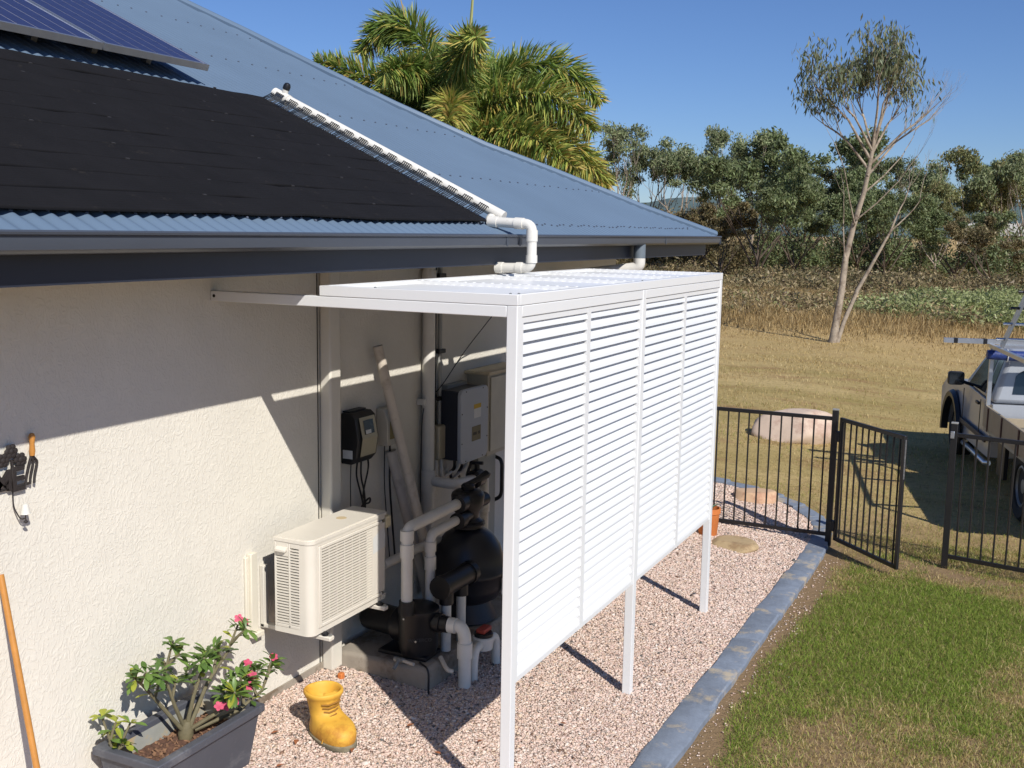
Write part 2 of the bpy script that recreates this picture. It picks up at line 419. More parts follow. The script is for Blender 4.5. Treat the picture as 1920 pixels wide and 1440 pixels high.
def lawn_green(x, y):
    """how green the turf is (1) against dry (0): watered strip through the middle, dry towards the right and near edges"""
    g = 1.05*np.exp(-((x-2.85-.05*(y-3))/.68)**4)*np.clip((y-1.35-.35*(x-2.6))/1.3, .05, 1)*np.clip((5.2-y)/.7, 0, 1)
    g += .7*np.exp(-(((x-2.42)/.22)**2+((y-1.5)/.7)**2))+.35*np.exp(-(((x-3.5)/.6)**2+((y-4.3)/.6)**2))
    return np.clip(g*.95+(fbm(x, y, 2.0, 3)-.5)*1.5+(fbm(x, y, 7., 13)-.5)*.9+.12, 0, 1)
def lawn():
    N = 300000
    x = 2.1+rng.random(N)**.8*3.2; y = rng.uniform(.3, 6.2, N)
    cover = fbm(x, y, 3.0, 9)
    bare = np.exp(-((x-2.1)/.1)**2)+.9*np.exp(-(((x-2.1-.05*np.sin(y*2.1)-.1*(fbm(x*0, y, 1.5, 41)))/.09)**2))
    bare += .45*np.exp(-(((x-2.95)/.85)**2+((y-5.25-.15*np.sin(x*5))/.17)**2))
    g = lawn_green(x, y)
    keep = rng.random(N) < np.clip(.5+.9*g+.9*(cover-.5)-bare, 0, 1)
    P = np.stack([x, y, H(x, y)], 1); keep &= inview(P, 1.2)
    x, y, g = x[keep], y[keep], g[keep]; n = len(x)
    green = np.array([S(126, 148, 52), S(142, 162, 66), S(108, 132, 50), S(160, 170, 84)]); dry = np.array([S(206, 182, 126), S(184, 162, 102), S(218, 198, 146), S(162, 150, 86)])
    isg = rng.random(n) < np.clip(g*1.1+.1, 0, .93)
    C = np.where(isg[:, None], green[rng.integers(0, 4, n)], dry[rng.integers(0, 4, n)])
    C[:, :3] *= rng.uniform(.75, 1.2, (n, 1))
    hg = rng.uniform(.014, .036, n)*(1+.6*g); wd = rng.uniform(.002, .0038, n)
    blades('lawn_grass', x, y, hg, wd, rng.uniform(.6, 1.5, n), C, 'short patchy turf, green in the middle and straw coloured around')
    # long seed stalks
    n = 260; x = rng.uniform(2.5, 4.4, n); y = rng.uniform(.8, 4.5, n)
    C = np.tile(np.array(S(200, 186, 130)), (n, 1))
    blades('dry_grass_stalks', x, y, rng.uniform(.06, .16, n), np.full(n, .0022), rng.uniform(.5, .95, n), C, 'scattered pale seed stalks lying over the turf')
    # mown paddock beyond the fence
    N = 200000
    y = 5.6+22*rng.random(N)**1.7; x = rng.uniform(-8, 9, N)
    ok = ~((x < bed_limit(y)+.2) & (y < 7.4)); x, y = x[ok], y[ok]
    P = np.stack([x, y, H(x, y)], 1); k = inview(P, 1.12); x, y = x[k], y[k]
    near = np.exp(-((y-6.4)/1.5)**2)
    g = np.clip(fbm(x*.55, y, 1.0, 5)*1.1-.36+near*.7-np.clip((y-11)/16, 0, .5), 0, 1)
    cov = fbm(x*.4, y, 1.6, 6); k = rng.random(len(x)) < .3+.7*g+1.2*(cov-.5); x, y, g = x[k], y[k], g[k]; n = len(x)
    green = np.array([S(138, 146, 62), S(152, 154, 76), S(126, 134, 58), S(162, 160, 84)]); dry = np.array([S(200, 176, 122), S(182, 158, 104), S(212, 192, 142), S(170, 144, 96)])
    isg = rng.random(n) < g
    C = np.where(isg[:, None], green[rng.integers(0, 4, n)], dry[rng.integers(0, 4, n)]); C[:, :3] *= rng.uniform(.75, 1.2, (n, 1))
    sc = np.clip(y/8, 1, 3.2)
    blades('paddock_grass', x, y, rng.uniform(.02, .045, n)*np.clip(sc, 1, 1.6), .004*sc*rng.uniform(.7, 1.2, n), rng.uniform(.5, .95, n), C, 'short dry mown grass of the paddock beyond the black fence')
lawn()
def tall_grass():
    N = 110000
    y = rng.uniform(22, 46, N); x = rng.uniform(-22, 10, N)
    edge = 24.0+5.0*(fbm(x, y*0, .35, 11)-.5)+3.*rng.random(N)
    d = fbm(x, y*.7, .5, 12)
    k = (y > edge) & (rng.random(N) < np.clip(d*1.7-.25+(y-edge)*.05, 0, 1)); x, y, d = x[k], y[k], d[k]
    k = inview(np.stack([x, y, H(x, y)], 1), 1.1); x, y, d = x[k], y[k], d[k]; n = len(x)
    pal = np.array([S(184, 158, 108), S(166, 140, 94), S(198, 174, 126), S(150, 126, 86), S(130, 112, 76)])
    C = pal[rng.integers(0, 5, n)]; C[:, :3] *= rng.uniform(.7, 1.15, (n, 1))
    hg = rng.uniform(.12, .5, n)*(.3+.9*d)*np.clip((y-22)/8, .25, 1.1)
    blades('tall_dry_grass', x, y, hg, rng.uniform(.012, .024, n), rng.uniform(.2, .9, n), C, 'tall straw coloured grass along the back of the paddock')
tall_grass()

# ------------------------------------------------------------------ foliage generator
def leafcloud(cent, rad, n, size, pal, droop=.3, aspect=2.6, seed=1, shell=.55):
    """n leaf quads spread through blobs. cent (k,3) rad (k,3)"""
    r = np.random.default_rng(seed); cent = np.asarray(cent, float); rad = np.asarray(rad, float)
    wgt = rad.prod(1)**(2/3); idx = r.choice(len(cent), n, p=wgt/wgt.sum())
    d = r.normal(size=(n, 3)); d /= np.linalg.norm(d, axis=1)[:, None]
    rr = (shell+(1-shell)*r.random(n))**.8*r.random(n)**.18
    P = cent[idx]+d*rad[idx]*rr[:, None]
    a = r.normal(size=(n, 3)); a[:, 2] -= droop*2; a /= np.linalg.norm(a, axis=1)[:, None]
    b = np.cross(a, r.normal(size=(n, 3))); b /= np.linalg.norm(b, axis=1)[:, None]+1e-9
    s = size*r.uniform(.6, 1.4, n); L = a*(s*.5*aspect**.5)[:, None]; W = b*(s*.5/aspect**.5)[:, None]
    V = np.stack([P-L, P+W-L*.1, P+L, P-W-L*.1], 1).reshape(-1, 3)
    F = (np.arange(n)*4)[:, None]+np.arange(4)[None]
    pal = np.asarray(pal); k = r.integers(0, len(pal), n)
    tone = r.uniform(.75, 1.2, len(cent))[idx]*r.uniform(.75, 1.25, n)
    C = pal[k].copy(); C[:, :3] *= tone[:, None]
    return V, F, np.repeat(C, 4, 0)
EUC = [S(132, 142, 100), S(118, 130, 90), S(146, 152, 112), S(106, 120, 82), S(154, 156, 118)]
EUCD = [S(112, 126, 82), S(100, 114, 74), S(124, 134, 90), S(134, 140, 100)]
EUCO = [S(136, 138, 90), S(122, 126, 80), S(150, 150, 102), S(112, 118, 78), S(146, 134, 92)]
BROWN = [S(136, 122, 88), S(120, 108, 76), S(150, 134, 98), S(108, 106, 70)]

def grow(mb, p, d, length, r, depth, tips, rs, spread=.5, nseg=4, upb=.12, split=(2, 3)):
    pts = [Vector(p)]; dd = Vector(d).normalized()
    for i in range(nseg):
        dd = (dd+Vector((rs.uniform(-1, 1), rs.uniform(-1, 1), rs.uniform(-.6, 1)))*.16+Vector((0, 0, upb*.5))).normalized()
        pts.append(pts[-1]+dd*length/nseg)
    rr = [r*(1-.4*i/nseg) for i in range(nseg+1)]
    mb.tube(pts, rr, 5 if depth > 1 else 4, cap=False)
    if depth == 0: tips.append(pts[-1]); return
    if depth == 1 or (depth == 2 and rs.random() < .7): tips.append(pts[-1])
    for k in range(rs.randint(*split)):
        a = Vector((rs.uniform(-1, 1), rs.uniform(-1, 1), rs.uniform(-.2, .8)))
        nd = (dd+a*spread).normalized()
        grow(mb, pts[-1] if k else pts[-1], nd, length*rs.uniform(.62, .85), rr[-1]*rs.uniform(.6, .8), depth-1, tips, rs, spread, nseg, upb, split)

def tree_proto(seed, height, cw, pal, base=.38, n=5200, lsize=.3, barkm=None, blobs=40):
    rs = random.Random(seed); mb = MB(); tips = []
    hb = height*base; lean = Vector((rs.uniform(-.08, .08), rs.uniform(-.08, .08), 1))
    pts = [Vector((0, 0, -.1))]
    for i in range(4): pts.append(pts[-1]+lean*hb/4+Vector((rs.uniform(-.12, .12), rs.uniform(-.12, .12), 0)))
    mb.tube(pts, [.15, .13, .12, .11, .1], 7, cap=False)
    for k in range(6):
        a = rs.uniform(0, 6.28); q = rs.uniform(.35, .95); d = Vector((math.cos(a)*q*cw, math.sin(a)*q*cw, 1))
        grow(mb, pts[-1-(k % 3)], d, (height-hb)*rs.uniform(.26, .38), .07, 3, tips, rs, .62, 3)
    zt = max(t.z for t in tips); f = (height-.4)/zt
    mb.v = [(v[0], v[1], v[2]*f) for v in mb.v]
    me_t = mb.mesh('trunk', barkm or M_bark)
    for p in me_t.polygons: p.use_smooth = True
    cent = []; rad = []
    for t in rs.sample(tips, min(blobs, len(tips))):
        q = rs.uniform(.045, .095)*height; cent.append((t.x, t.y, t.z*f)); rad.append((q*1.1, q*1.1, q*rs.uniform(.75, 1.15)))
    V, F, C = leafcloud(cent, rad, n, lsize, pal, .6, 2.8, seed, .05)
    me_c = fastmesh('crown', V, F, M_leafattr, C)
    return me_t, me_c
PROTO = [tree_proto(11, 9.5, 1.0, EUC, .34, 9500, .14, None, 30), tree_proto(23, 9.0, 1.15, EUCD, .18, 17000, .145, M_barkd, 64),
         tree_proto(37, 10, .8, EUC, .40, 7500, .13, None, 24), tree_proto(41, 7.5, 1.2, BROWN, .12, 16000, .14, M_barkd, 60), tree_proto(57, 9.0, 1.1, EUCO, .24, 12500, .14, M_bark, 44)]
def far_tree(pr, u, D, sc, rot, label, wide=1., group='trees along the back of the paddock'):
    x, y = polar(u, D)
    t = thing('gum_tree', label, 'tree', (x, y, -.1), group)
    a = addobj('trunk', PROTO[pr][0], t); b = addobj('crown', PROTO[pr][1], t)
    t.scale = (sc*wide, sc*wide, sc); t.rotation_euler = (0, 0, rot)
FT = [  # proto, px azimuth, distance, scale, rotation, label, width
 (2, 1150, 84, 1.09, .3, 'leftmost slender gum tree, beside the palm fronds', 1.), (0, 1213, 86, 1.08, 1.2, 'grey-green gum tree second along from the palm', 1.),
 (0, 1268, 82, 1.0, 2.7, 'gum tree with a flat loose crown above the roof corner', 1.1), (2, 1352, 88, 1.12, 4.1, 'thin tall gum tree with open crown and sky between its branches', .9),
 (2, 1400, 80, 1.0, .8, 'broad gum tree just left of the tallest dark tree', 1.), (1, 1420, 62, .82, 5.2, 'dark bushy tree standing forward with a pale forked trunk', 1.15),
 (1, 1500, 78, 1.14, 2.1, 'tallest and darkest dense tree behind the lone sapling', 1.25), (4, 1560, 84, .92, 3.6, 'dense grey-green tree directly behind the lone tree stem', 1.1),
 (1, 1610, 74, .78, 4.4, 'dark rounded tree right of the lone tree stem', 1.1), (2, 1672, 82, .84, 5.5, 'mid-height tree with brownish foliage near the bare branches', 1.),
 (0, 1722, 76, .82, .2, 'ragged gum tree with pale twisted trunks', 1.), (4, 1752, 74, .7, 2.4, 'low olive-leaved tree left of the gap in the treeline', 1.),
 (4, 1838, 80, .98, 1.4, 'rounded olive gum tree right of the gap in the treeline', 1.15), (1, 1880, 88, .98, 3.1, 'dark tree behind the rounded olive gum at the right', 1.),
 (0, 1915, 78, .9, 4.9, 'gum tree cut by the right edge of the picture', 1.), (4, 1965, 84, 1., .5, 'gum tree just beyond the right edge of the picture', 1.),
 (3, 1290, 70, .72, 3.3, 'brown scrubby tree rising behind the roof corner', 1.2), (3, 1345, 66, .66, 4.6, 'low brown scrub tree right of the roof corner', 1.2),
 (1, 1480, 66, .62, .9, 'low green scrub tree left of the lone tree', 1.2), (1, 1655, 64, .6, 1.9, 'low dark scrub tree right of the lone tree', 1.2), (1, 1790, 66, .5, 2.2, 'squat dark bushy tree in the treeline gap', 1.5),
 (3, 1860, 64, .55, 5.9, 'low brown scrub tree below the rounded olive gum', 1.3), (0, 1090, 88, 1., .6, 'gum tree mostly hidden behind the palm', 1.)]
for pr, u, D, sc, rot, lab, w in FT: far_tree(pr, u, D, sc, rot, lab, w)

def scrub():
    # brown scrub and vines on the rough ground between grass and trees
    r = np.random.default_rng(5)
    def band(name, n, u0, u1, D0, D1, h0, h1, pal, count, size, label):
        cent = []; rad = []
        for i in range(n):
            x, y = polar(r.uniform(u0, u1), r.uniform(D0, D1)); hh = r.uniform(h0, h1); w = r.uniform(.7, 1.8)
            cent.append((x, y, hh*.35-.1)); rad.append((w, w, hh*.75))
        V, F, C = leafcloud(cent, rad, count, size, pal, -.1, 3.2, int(r.integers(999)), .2)
        V[:, 2] = np.maximum(V[:, 2], -.1)
        tag(addobj(name, fastmesh(name, V, F, M_leafattr, C)), label, 'scrub', kind='stuff')
    band('brown_scrub', 170, 1080, 1990, 50, 70, .35, 1.3, BROWN+BROWN+[S(160, 144, 106), S(168, 150, 112), S(132, 112, 86)], 90000, .115, 'brown dry scrub massed in front of the treeline')
    band('low_brush', 140, 1300, 1990, 36, 54, .2, .75, [S(156, 138, 100), S(170, 150, 110), S(140, 126, 88), S(132, 132, 86), S(128, 108, 84), S(182, 162, 122)], 64000, .1, 'low brown brush on the rough ground behind the tall grass')
    band('green_vine', 60, 1640, 1990, 36, 50, .4, 1.0, [S(156, 162, 108), S(142, 150, 94), S(168, 172, 124), S(128, 138, 84)], 44000, .09, 'pale green creeper mounds on the right behind the tall grass')
    band('brown_thicket', 70, 1060, 1440, 70, 88, 2.0, 5.0, BROWN+[S(104, 92, 64), S(92, 86, 58)], 52000, .15, 'brown thicket under the trees on the left of the treeline')
    band('understorey', 90, 1400, 1990, 72, 92, 1.2, 4.2, EUCD+EUCD+[S(92, 84, 54), S(104, 96, 64)], 64000, .15, 'dark undergrowth between the trunks of the right treeline')
scrub()

def hills():
    mb = MB(); n = 60; pts = []
    for i in range(n+1):
        b = -YAW+R(-30+60*i/n); D = 2600; hh = 60+45*float(fbm(np.array([i*.35]), np.array([0.]), 1., 21)[0])
        pts.append((CAM.x+D*math.sin(b), CAM.y+D*math.cos(b), hh))
    for a, c in zip(pts[:-1], pts[1:]):
        k = 1.25
        mb.quad((a[0]*.8, a[1]*.8, -1), (c[0]*.8, c[1]*.8, -1), c, a); mb.quad(a, c, (c[0]*k, c[1]*k, -1), (a[0]*k, a[1]*k, -1))
    tag(mb.build('hills', mat('hazy_forest', S(82, 100, 98), .95, var=.1, vscale=.01), smooth=True), kind='structure')  # bluish distance haze is mixed into the forest colour
hills()
# ================================================================== LONE TREE
def lone_tree():
    base = Vector((-.92, 23.4, -.09)); t = thing('sapling_tree', 'lone slender pale-barked tree standing in the paddock, leaves only at its top', 'tree', base)
    lat = Vector((math.cos(YAW), math.sin(YAW), 0)); dep = Vector((-math.sin(YAW), math.cos(YAW), 0))
    k = 26.6/2014.
    def P(u, v, d=0): return base+lat*(u-1560)*k+Vector((0, 0, (648-v)*k))+dep*d
    rs = random.Random(3); mb = MB(); tips = []
    main = [P(1560, 654), P(1566, 600), P(1574, 540, .05), P(1579, 480, .1), P(1590, 420, .1), P(1603, 360), P(1608, 310, -.1), P(1611, 285, -.1)]
    mb.tube(main, [.115, .09, .08, .074, .066, .058, .052, .048], 9, cap=False)
    second = [P(1567, 650), P(1584, 600, .15), P(1610, 540, .3), P(1640, 480, .3), P(1662, 430, .2), P(1672, 400, .2)]
    mb.tube(second, [.06, .055, .05, .04, .03, .02], 7, cap=False)
    grow(mb, second[-1], (.5, .3, 1), .8, .018, 2, [], rs, .8)
    grow(mb, second[-2], (.7, .2, .9), 1.0, .018, 2, [], rs, .8)
    # dead bare limb to the right of the fork
    bare = []
    for (u0, v0, u1, v1, d) in ((1604, 360, 1680, 290, .4), (1590, 420, 1560, 330, -.3), (1592, 410, 1655, 340, -.4), (1575, 480, 1573, 420, .2)):
        a = P(u0, v0); b = P(u1, v1, d); mb.tube([a, a.lerp(b, .5)+Vector((0, 0, -.05)), b], [.022, .016, .012], 5, cap=False)
        grow(mb, b, (b-a).normalized()+Vector((0, 0, .3)), .75, .012, 2, bare, rs, .7)
    limbs = [((1611, 285), (1560, 215), -.5), ((1611, 285), (1590, 190), .3), ((1608, 300), (1530, 180), .2), ((1611, 285), (1625, 185), -.3), ((1611, 290), (1660, 200), .4),
             ((1608, 310), (1690, 215), -.3), ((1605, 330), (1705, 225), .3), ((1611, 285), (1640, 150), .0), ((1608, 320), (1545, 235), .5), ((1611, 285), (1605, 160), -.6)]
    ends = []
    for (a, b, d) in limbs:
        A = P(*a, -.1); B = P(1610+(b[0]-1610)*1.18, b[1], d); mid = A.lerp(B, .5)+Vector((0, 0, .14))+lat*rs.uniform(-.08, .08)
        mb.tube([A, A.lerp(mid, .5), mid, mid.lerp(B, .55)+lat*rs.uniform(-.05, .05), B], [.036, .03, .025, .02, .016], 6, cap=False)
        for j in range(5):
            st = mid.lerp(B, .05+.22*j); dd = (B-A).normalized()+lat*rs.uniform(-.7, .7)+dep*rs.uniform(-.7, .7)+Vector((0, 0, .25))
            grow(mb, st, dd, rs.uniform(.34, .52), .011, 3, ends, rs, .6, 3)
        grow(mb, B, (B-A).normalized()+Vector((0, 0, .1)), .42, .012, 3, ends, rs, .65, 3)
    mb.build('trunk', mat('sapling_bark', S(162, 148, 130), .85, var=.3, vscale=5, bump=.02, bscale=9, stain=S(112, 96, 82), sscale=3.5, sthr=(.48, .6)), t, smooth=True, angle=60)
    # drooping leaf sprays on the upper twigs
    r = np.random.default_rng(8); V = []; C = []
    pal = np.array([S(116, 126, 94), S(102, 114, 80), S(130, 136, 106), S(128, 122, 88)])
    for e in ends:
        rel = (e-base).dot(lat)/k+1560; vv = 648-(e.z-base.z)/k
        up_ = np.clip((295-vv)/150, 0, 1)*np.clip((1725-rel)/60, .12, 1)
        for j in range(int(4.4*up_*r.uniform(.0, 1.9))):
            p = np.array(e)+r.normal(0, .13, 3)+np.array([0, 0, -.05])
            a = r.normal(0, .35, 3)+np.array([0, 0, -1.]); a /= np.linalg.norm(a); b = np.cross(a, r.normal(size=3)); b /= np.linalg.norm(b)
            L = r.uniform(.12, .24); w = r.uniform(.014, .026)
            V += [p, p+a*L*.45+b*w, p+a*L, p+a*L*.45-b*w]; C += [pal[r.integers(0, 4)]*np.array([1, 1, 1, 1])*r.uniform(.7, 1.2)]*4
    V = np.array(V)-np.array(base); F = np.arange(len(V)).reshape(-1, 4)
    addobj('crown', fastmesh('crown', V, F, M_leafattr, np.array(C)), t)
lone_tree()

# ================================================================== PALM
def palm():
    D = 14.5; x, y = polar(838, D); cz = 2.66+(428-255)/2014*D
    base = Vector((x, y, -.1)); t = thing('foxtail_palm', 'bushy foxtail palm with arching plume fronds behind the roof', 'palm tree', base)
    lat = Vector((math.cos(YAW), math.sin(YAW), 0)); dep = Vector((-math.sin(YAW), math.cos(YAW), 0)); k = D/2014.
    def P(u, v, d): return Vector((x, y, cz))+lat*(u-838)*k+Vector((0, 0, (255-v)*k))+dep*d
    mb = MB(); mb.tube([base, base+Vector((0, 0, 2)), Vector((x, y, cz-.4)), Vector((x, y, cz))], [.2, .17, .13, .07], 14); mb.build('trunk', mat('palm_trunk', S(120, 112, 98), .9, var=.2), t, smooth=True)
    mb = MB(); mb.tube([Vector((x, y, cz-.7)), Vector((x, y, cz-.2)), Vector((x, y, cz+.45))], [.12, .11, .05], 12); mb.build('crownshaft', mat('crownshaft', S(70, 88, 48), .5, var=.1), t, smooth=True)
    r = np.random.default_rng(4)
    #            start, mid, end, leaflet length, yellowness
    FR = [((835, 235, 0), (775, -35, .1), (668, 110, .3), .46, .25), ((828, 250, 0), (742, 175, -.3), (602, 140, -.5), .44, .3), ((842, 230, 0), (850, 120, -.9), (895, 128, -1.9), .44, .45),
          ((848, 240, 0), (985, 40, .1), (1112, 190, .2), .48, .35), ((848, 250, 0), (990, 120, -.5), (1092, 258, -.8), .44, .5), ((850, 260, 0), (1020, 190, -.2), (1128, 350, -.1), .46, .7),
          ((845, 255, -.1), (850, 185, -1.1), (852, 262, -2.1), .40, .75), ((848, 265, 0), (960, 225, -.9), (1060, 325, -1.3), .42, .55), ((830, 255, 0), (770, 165, .8), (672, 190, 1.5), .42, .1),
          ((838, 240, 0), (890, 70, .9), (985, 130, 1.8), .44, .15), ((832, 245, 0), (800, 120, -.6), (738, 175, -1.3), .42, .2), ((842, 255, .0), (930, 160, .9), (1030, 235, 1.7), .44, .2),
          ((840, 262, 0), (800, 245, -.8), (720, 290, -1.4), .40, .35), ((838, 235, 0), (838, 110, .5), (812, 95, 1.2), .42, .1), ((845, 260, 0), (930, 255, -.2), (1000, 330, -.2), .40, .3)]
    gre = np.array([S(116, 140, 62), S(130, 150, 72), S(100, 126, 56), S(146, 160, 88)]); yel = np.array([S(186, 186, 92), S(200, 184, 98), S(170, 176, 86), S(192, 164, 92)])
    for (a, b, c, ll, ye) in FR:
        A, B, Cc = P(*a), P(*b), P(*c)
        n = 84; V = []; Col = []; pts = []
        for i in range(n+1):
            s = i/n; pts.append(A*(1-s)**2+B*2*s*(1-s)+Cc*s*s)
        for i in range(8, n):
            s = i/n; T = (pts[i+1]-pts[i]).normalized()
            for j in range(15):
                q = r.uniform(0, 2*math.pi); o1 = T.orthogonal().normalized(); o2 = T.cross(o1)
                d = (o1*math.cos(q)+o2*math.sin(q))
                d = (d*1.0+T*r.uniform(.35, .8)+Vector((0, 0, -.05))).normalized()
                L = ll*r.uniform(.7, 1.05)*math.sin(math.pi*min(max(.14+.8*s, 0), 1))**.6
                w = r.uniform(.008, .0135); side = d.cross(Vector(r.normal(size=3))).normalized()*w
                p = pts[i]; m_ = p+d*L*.55; e = p+d*L+Vector((0, 0, -L*r.uniform(.05, .28)))
                V += [p-side*.4, p+side*.4, m_+side, m_-side, m_-side, m_+side, e+side*.15, e-side*.15]
                pl_ = yel if r.random() < ye*(.4+.8*s) else gre
                Col += [pl_[r.integers(0, 4)]*r.uniform(.75, 1.2)]*8
        V = np.array([tuple(v) for v in V])-np.array(base); F = np.arange(len(V)).reshape(-1, 4)
        f = addobj('frond', fastmesh('frond', V, F, M_leafattr, np.array(Col)), t)
        mb = MB(); mb.tube(pts[::4], [.028*(1-.8*i/24) for i in range(len(pts[::4]))], 5); mb.build('stem', mat('frond_stem', S(128, 134, 74), .6, var=.1), f, smooth=True)
    mb = MB(); mb.tube([P(868, 100, .3), P(872, 40, .35), P(876, -30, .4)], [.03, .022, .012], 5); mb.build('spear_leaf', mat('spear', S(150, 150, 90), .6), t)
palm()

# ================================================================== HOUSE
house = thing('house', 'cream rendered house with a blue-grey corrugated steel roof', 'house', (0, 0, 0))
YE = 5.52
mb = MB(); mb.box(-4, 0, -5, YE, -.1, 2.52); mb.build('wall', M_wall, house)
mb = MB(); mb.box(-.004, .0025, .846, .853, .1, 2.455); mb.build('control_joint', mat('joint_groove_shade', S(48, 44, 38), .9, var=0), house)  # dark strip paints the shade of the recessed joint
mb = MB(); mb.box(-.02, .012, .2, .93, .06, .165); mb.build('footing', M_concrete, house)
TAN = math.tan(R(25)); RX, RZ = .70, 2.645
def roofz(x): return RZ+(RX-x)*TAN
HIP = [(.705, 6.36), (.187, 5.62), (-.142, 5.33), (-.484, 5.0), (-.868, 4.5), (-1.585, 4.17), (-2.32, 4.0), (-3.02, 3.92), (-3.63, 3.76), (-6, 3.2)]
hx = [p[0] for p in HIP][::-1]; hy = [p[1] for p in HIP][::-1]
# corrugated sheets: rib pitch 76 mm
def roof():
    pitch = .076; step = pitch/8; ys = np.arange(-4.2, 6.36, step); n = len(ys)
    # top of each sheet line (x where the hip cuts it)
    HY = np.array([p[1] for p in HIP][::-1]); HX = np.array([p[0] for p in HIP][::-1])
    xt = np.where(ys < 3.2, -6., np.interp(ys, HY, HX))
    zoff = .0075*np.cos(2*np.pi*ys/pitch)
    nx_, nz_ = math.sin(R(25)), math.cos(R(25))
    rows = []
    for f in (0, .33, .66, 1):
        x = .742+(xt-.742)*f; rows.append(np.stack([x+nx_*zoff, ys, roofz(x)+nz_*zoff], 1))
    V = np.concatenate(rows); F = []
    a = np.arange(n-1)
    for k in range(3): F.append(np.stack([k*n+a, k*n+a+1, (k+1)*n+a+1, (k+1)*n+a], 1))
    me = fastmesh('roof', V, np.concatenate(F), M_roof, smooth=True)
    o = addobj('roof', me, house)
    mb = MB()
    for (x, y) in HIP: pass
    for (p, q) in zip(HIP[:-1], HIP[1:]):       # far slope falling away behind the hip
        mb.quad((p[0], p[1], roofz(p[0])), (q[0], q[1], roofz(q[0])), (q[0], 6.4, 2.63), (p[0], 6.4, 2.63))
    mb.build('far_slope', M_roof, o)
    mb = MB(); pts = [Vector((p[0], p[1], roofz(p[0])+.012)) for p in HIP]
    mb.tube(pts, .038, 8); mb.build('hip_capping', M_roof, o, smooth=True)
    # fixing screws in rows
    mb = MB()
    for xr in (.60, -.09, -1.0, -1.9, -2.8):
        for y in np.arange(-1.9, 5.9, pitch*(1 if xr > .5 else 2)):
            yy = round(y/pitch)*pitch
            if xr < float(np.interp(yy, HY, HX))+.12 and yy > 3.2: continue
            j = rng.normal(0, .006); c = Vector((xr+j, yy, roofz(xr+j)+.009))
            mb.lathe([(.0075, 0), (.0075, .003), (.004, .006)], c, Vector((math.sin(R(25)), 0, math.cos(R(25)))), 6)
    s = mb.build('roof_screws', mat('screw_head', S(72, 80, 96), .5), o); s['kind'] = 'stuff'
    return o
roof_o = roof()
# gutter, fascia, soffit
mb = MB(); y0, y1 = -4.2, 6.31
gut = [(.662, 2.60), (.662, 2.566), (.70, 2.560), (.758, 2.566), (.772, 2.578), (.776, 2.605), (.776, 2.622), (.786, 2.626), (.788, 2.634), (.782, 2.640), (.770, 2.638), (.766, 2.630), (.766, 2.585), (.75, 2.574), (.68, 2.572), (.68, 2.60)]
mb.prism(gut, 1, y0, y1); mb.box(.664, .78, y1, y1+.003, 2.563, 2.636)
g = mb.build('gutter', M_gutter, house, smooth=True)
for i, yy in enumerate((1.63, 1.80, 4.6)):
    mb = MB(); mb.box(.7765, .7785, yy, yy+.022, 2.57, 2.624); mb.build('joiner', M_gutter, g)
mb = MB(); mb.box(.64, .66, -4.2, 6.2, 2.458, 2.651); mb.box(-4, .64, 6.18, 6.2, 2.458, 2.60); f = mb.build('fascia', M_fascia, house)
mb = MB(); mb.box(-.02, .64, -4.2, 6.18, 2.47, 2.476); mb.box(-4, -.02, YE+.002, 6.18, 2.47, 2.476); mb.build('soffit', mat('soffit_board', S(150, 148, 138), .8, var=.03), house)
# rectangular downpipe in the corner of the joint
mb = MB(); mb.box(.004, .08, .862, .965, .12, 2.468); mb.build('rectangular_downpipe', mat('downpipe_paint', S(222, 216, 202), .5, var=.03), house, bevel=.012)
# far corner downpipe: grey drop from the gutter, white bend back to the wall
mb = MB(); mb.tube([(.72, 4.12, 2.57), (.72, 4.12, 2.46)], .047, 16); mb.build('grey_downpipe', mat('grey_pipe', S(112, 122, 130), .5), house, smooth=True)
mb = MB(); mb.tube(pipe_path([(.72, 4.12, 2.462), (.72, 4.12, 2.385), (.10, 4.0, 2.30), (.10, 4.0, 2.2)], .07), .047, 16); mb.build('white_downpipe_bend', M_pvc, house, smooth=True)
# antenna rods beyond the ridge are palm spears; soffit vents omitted

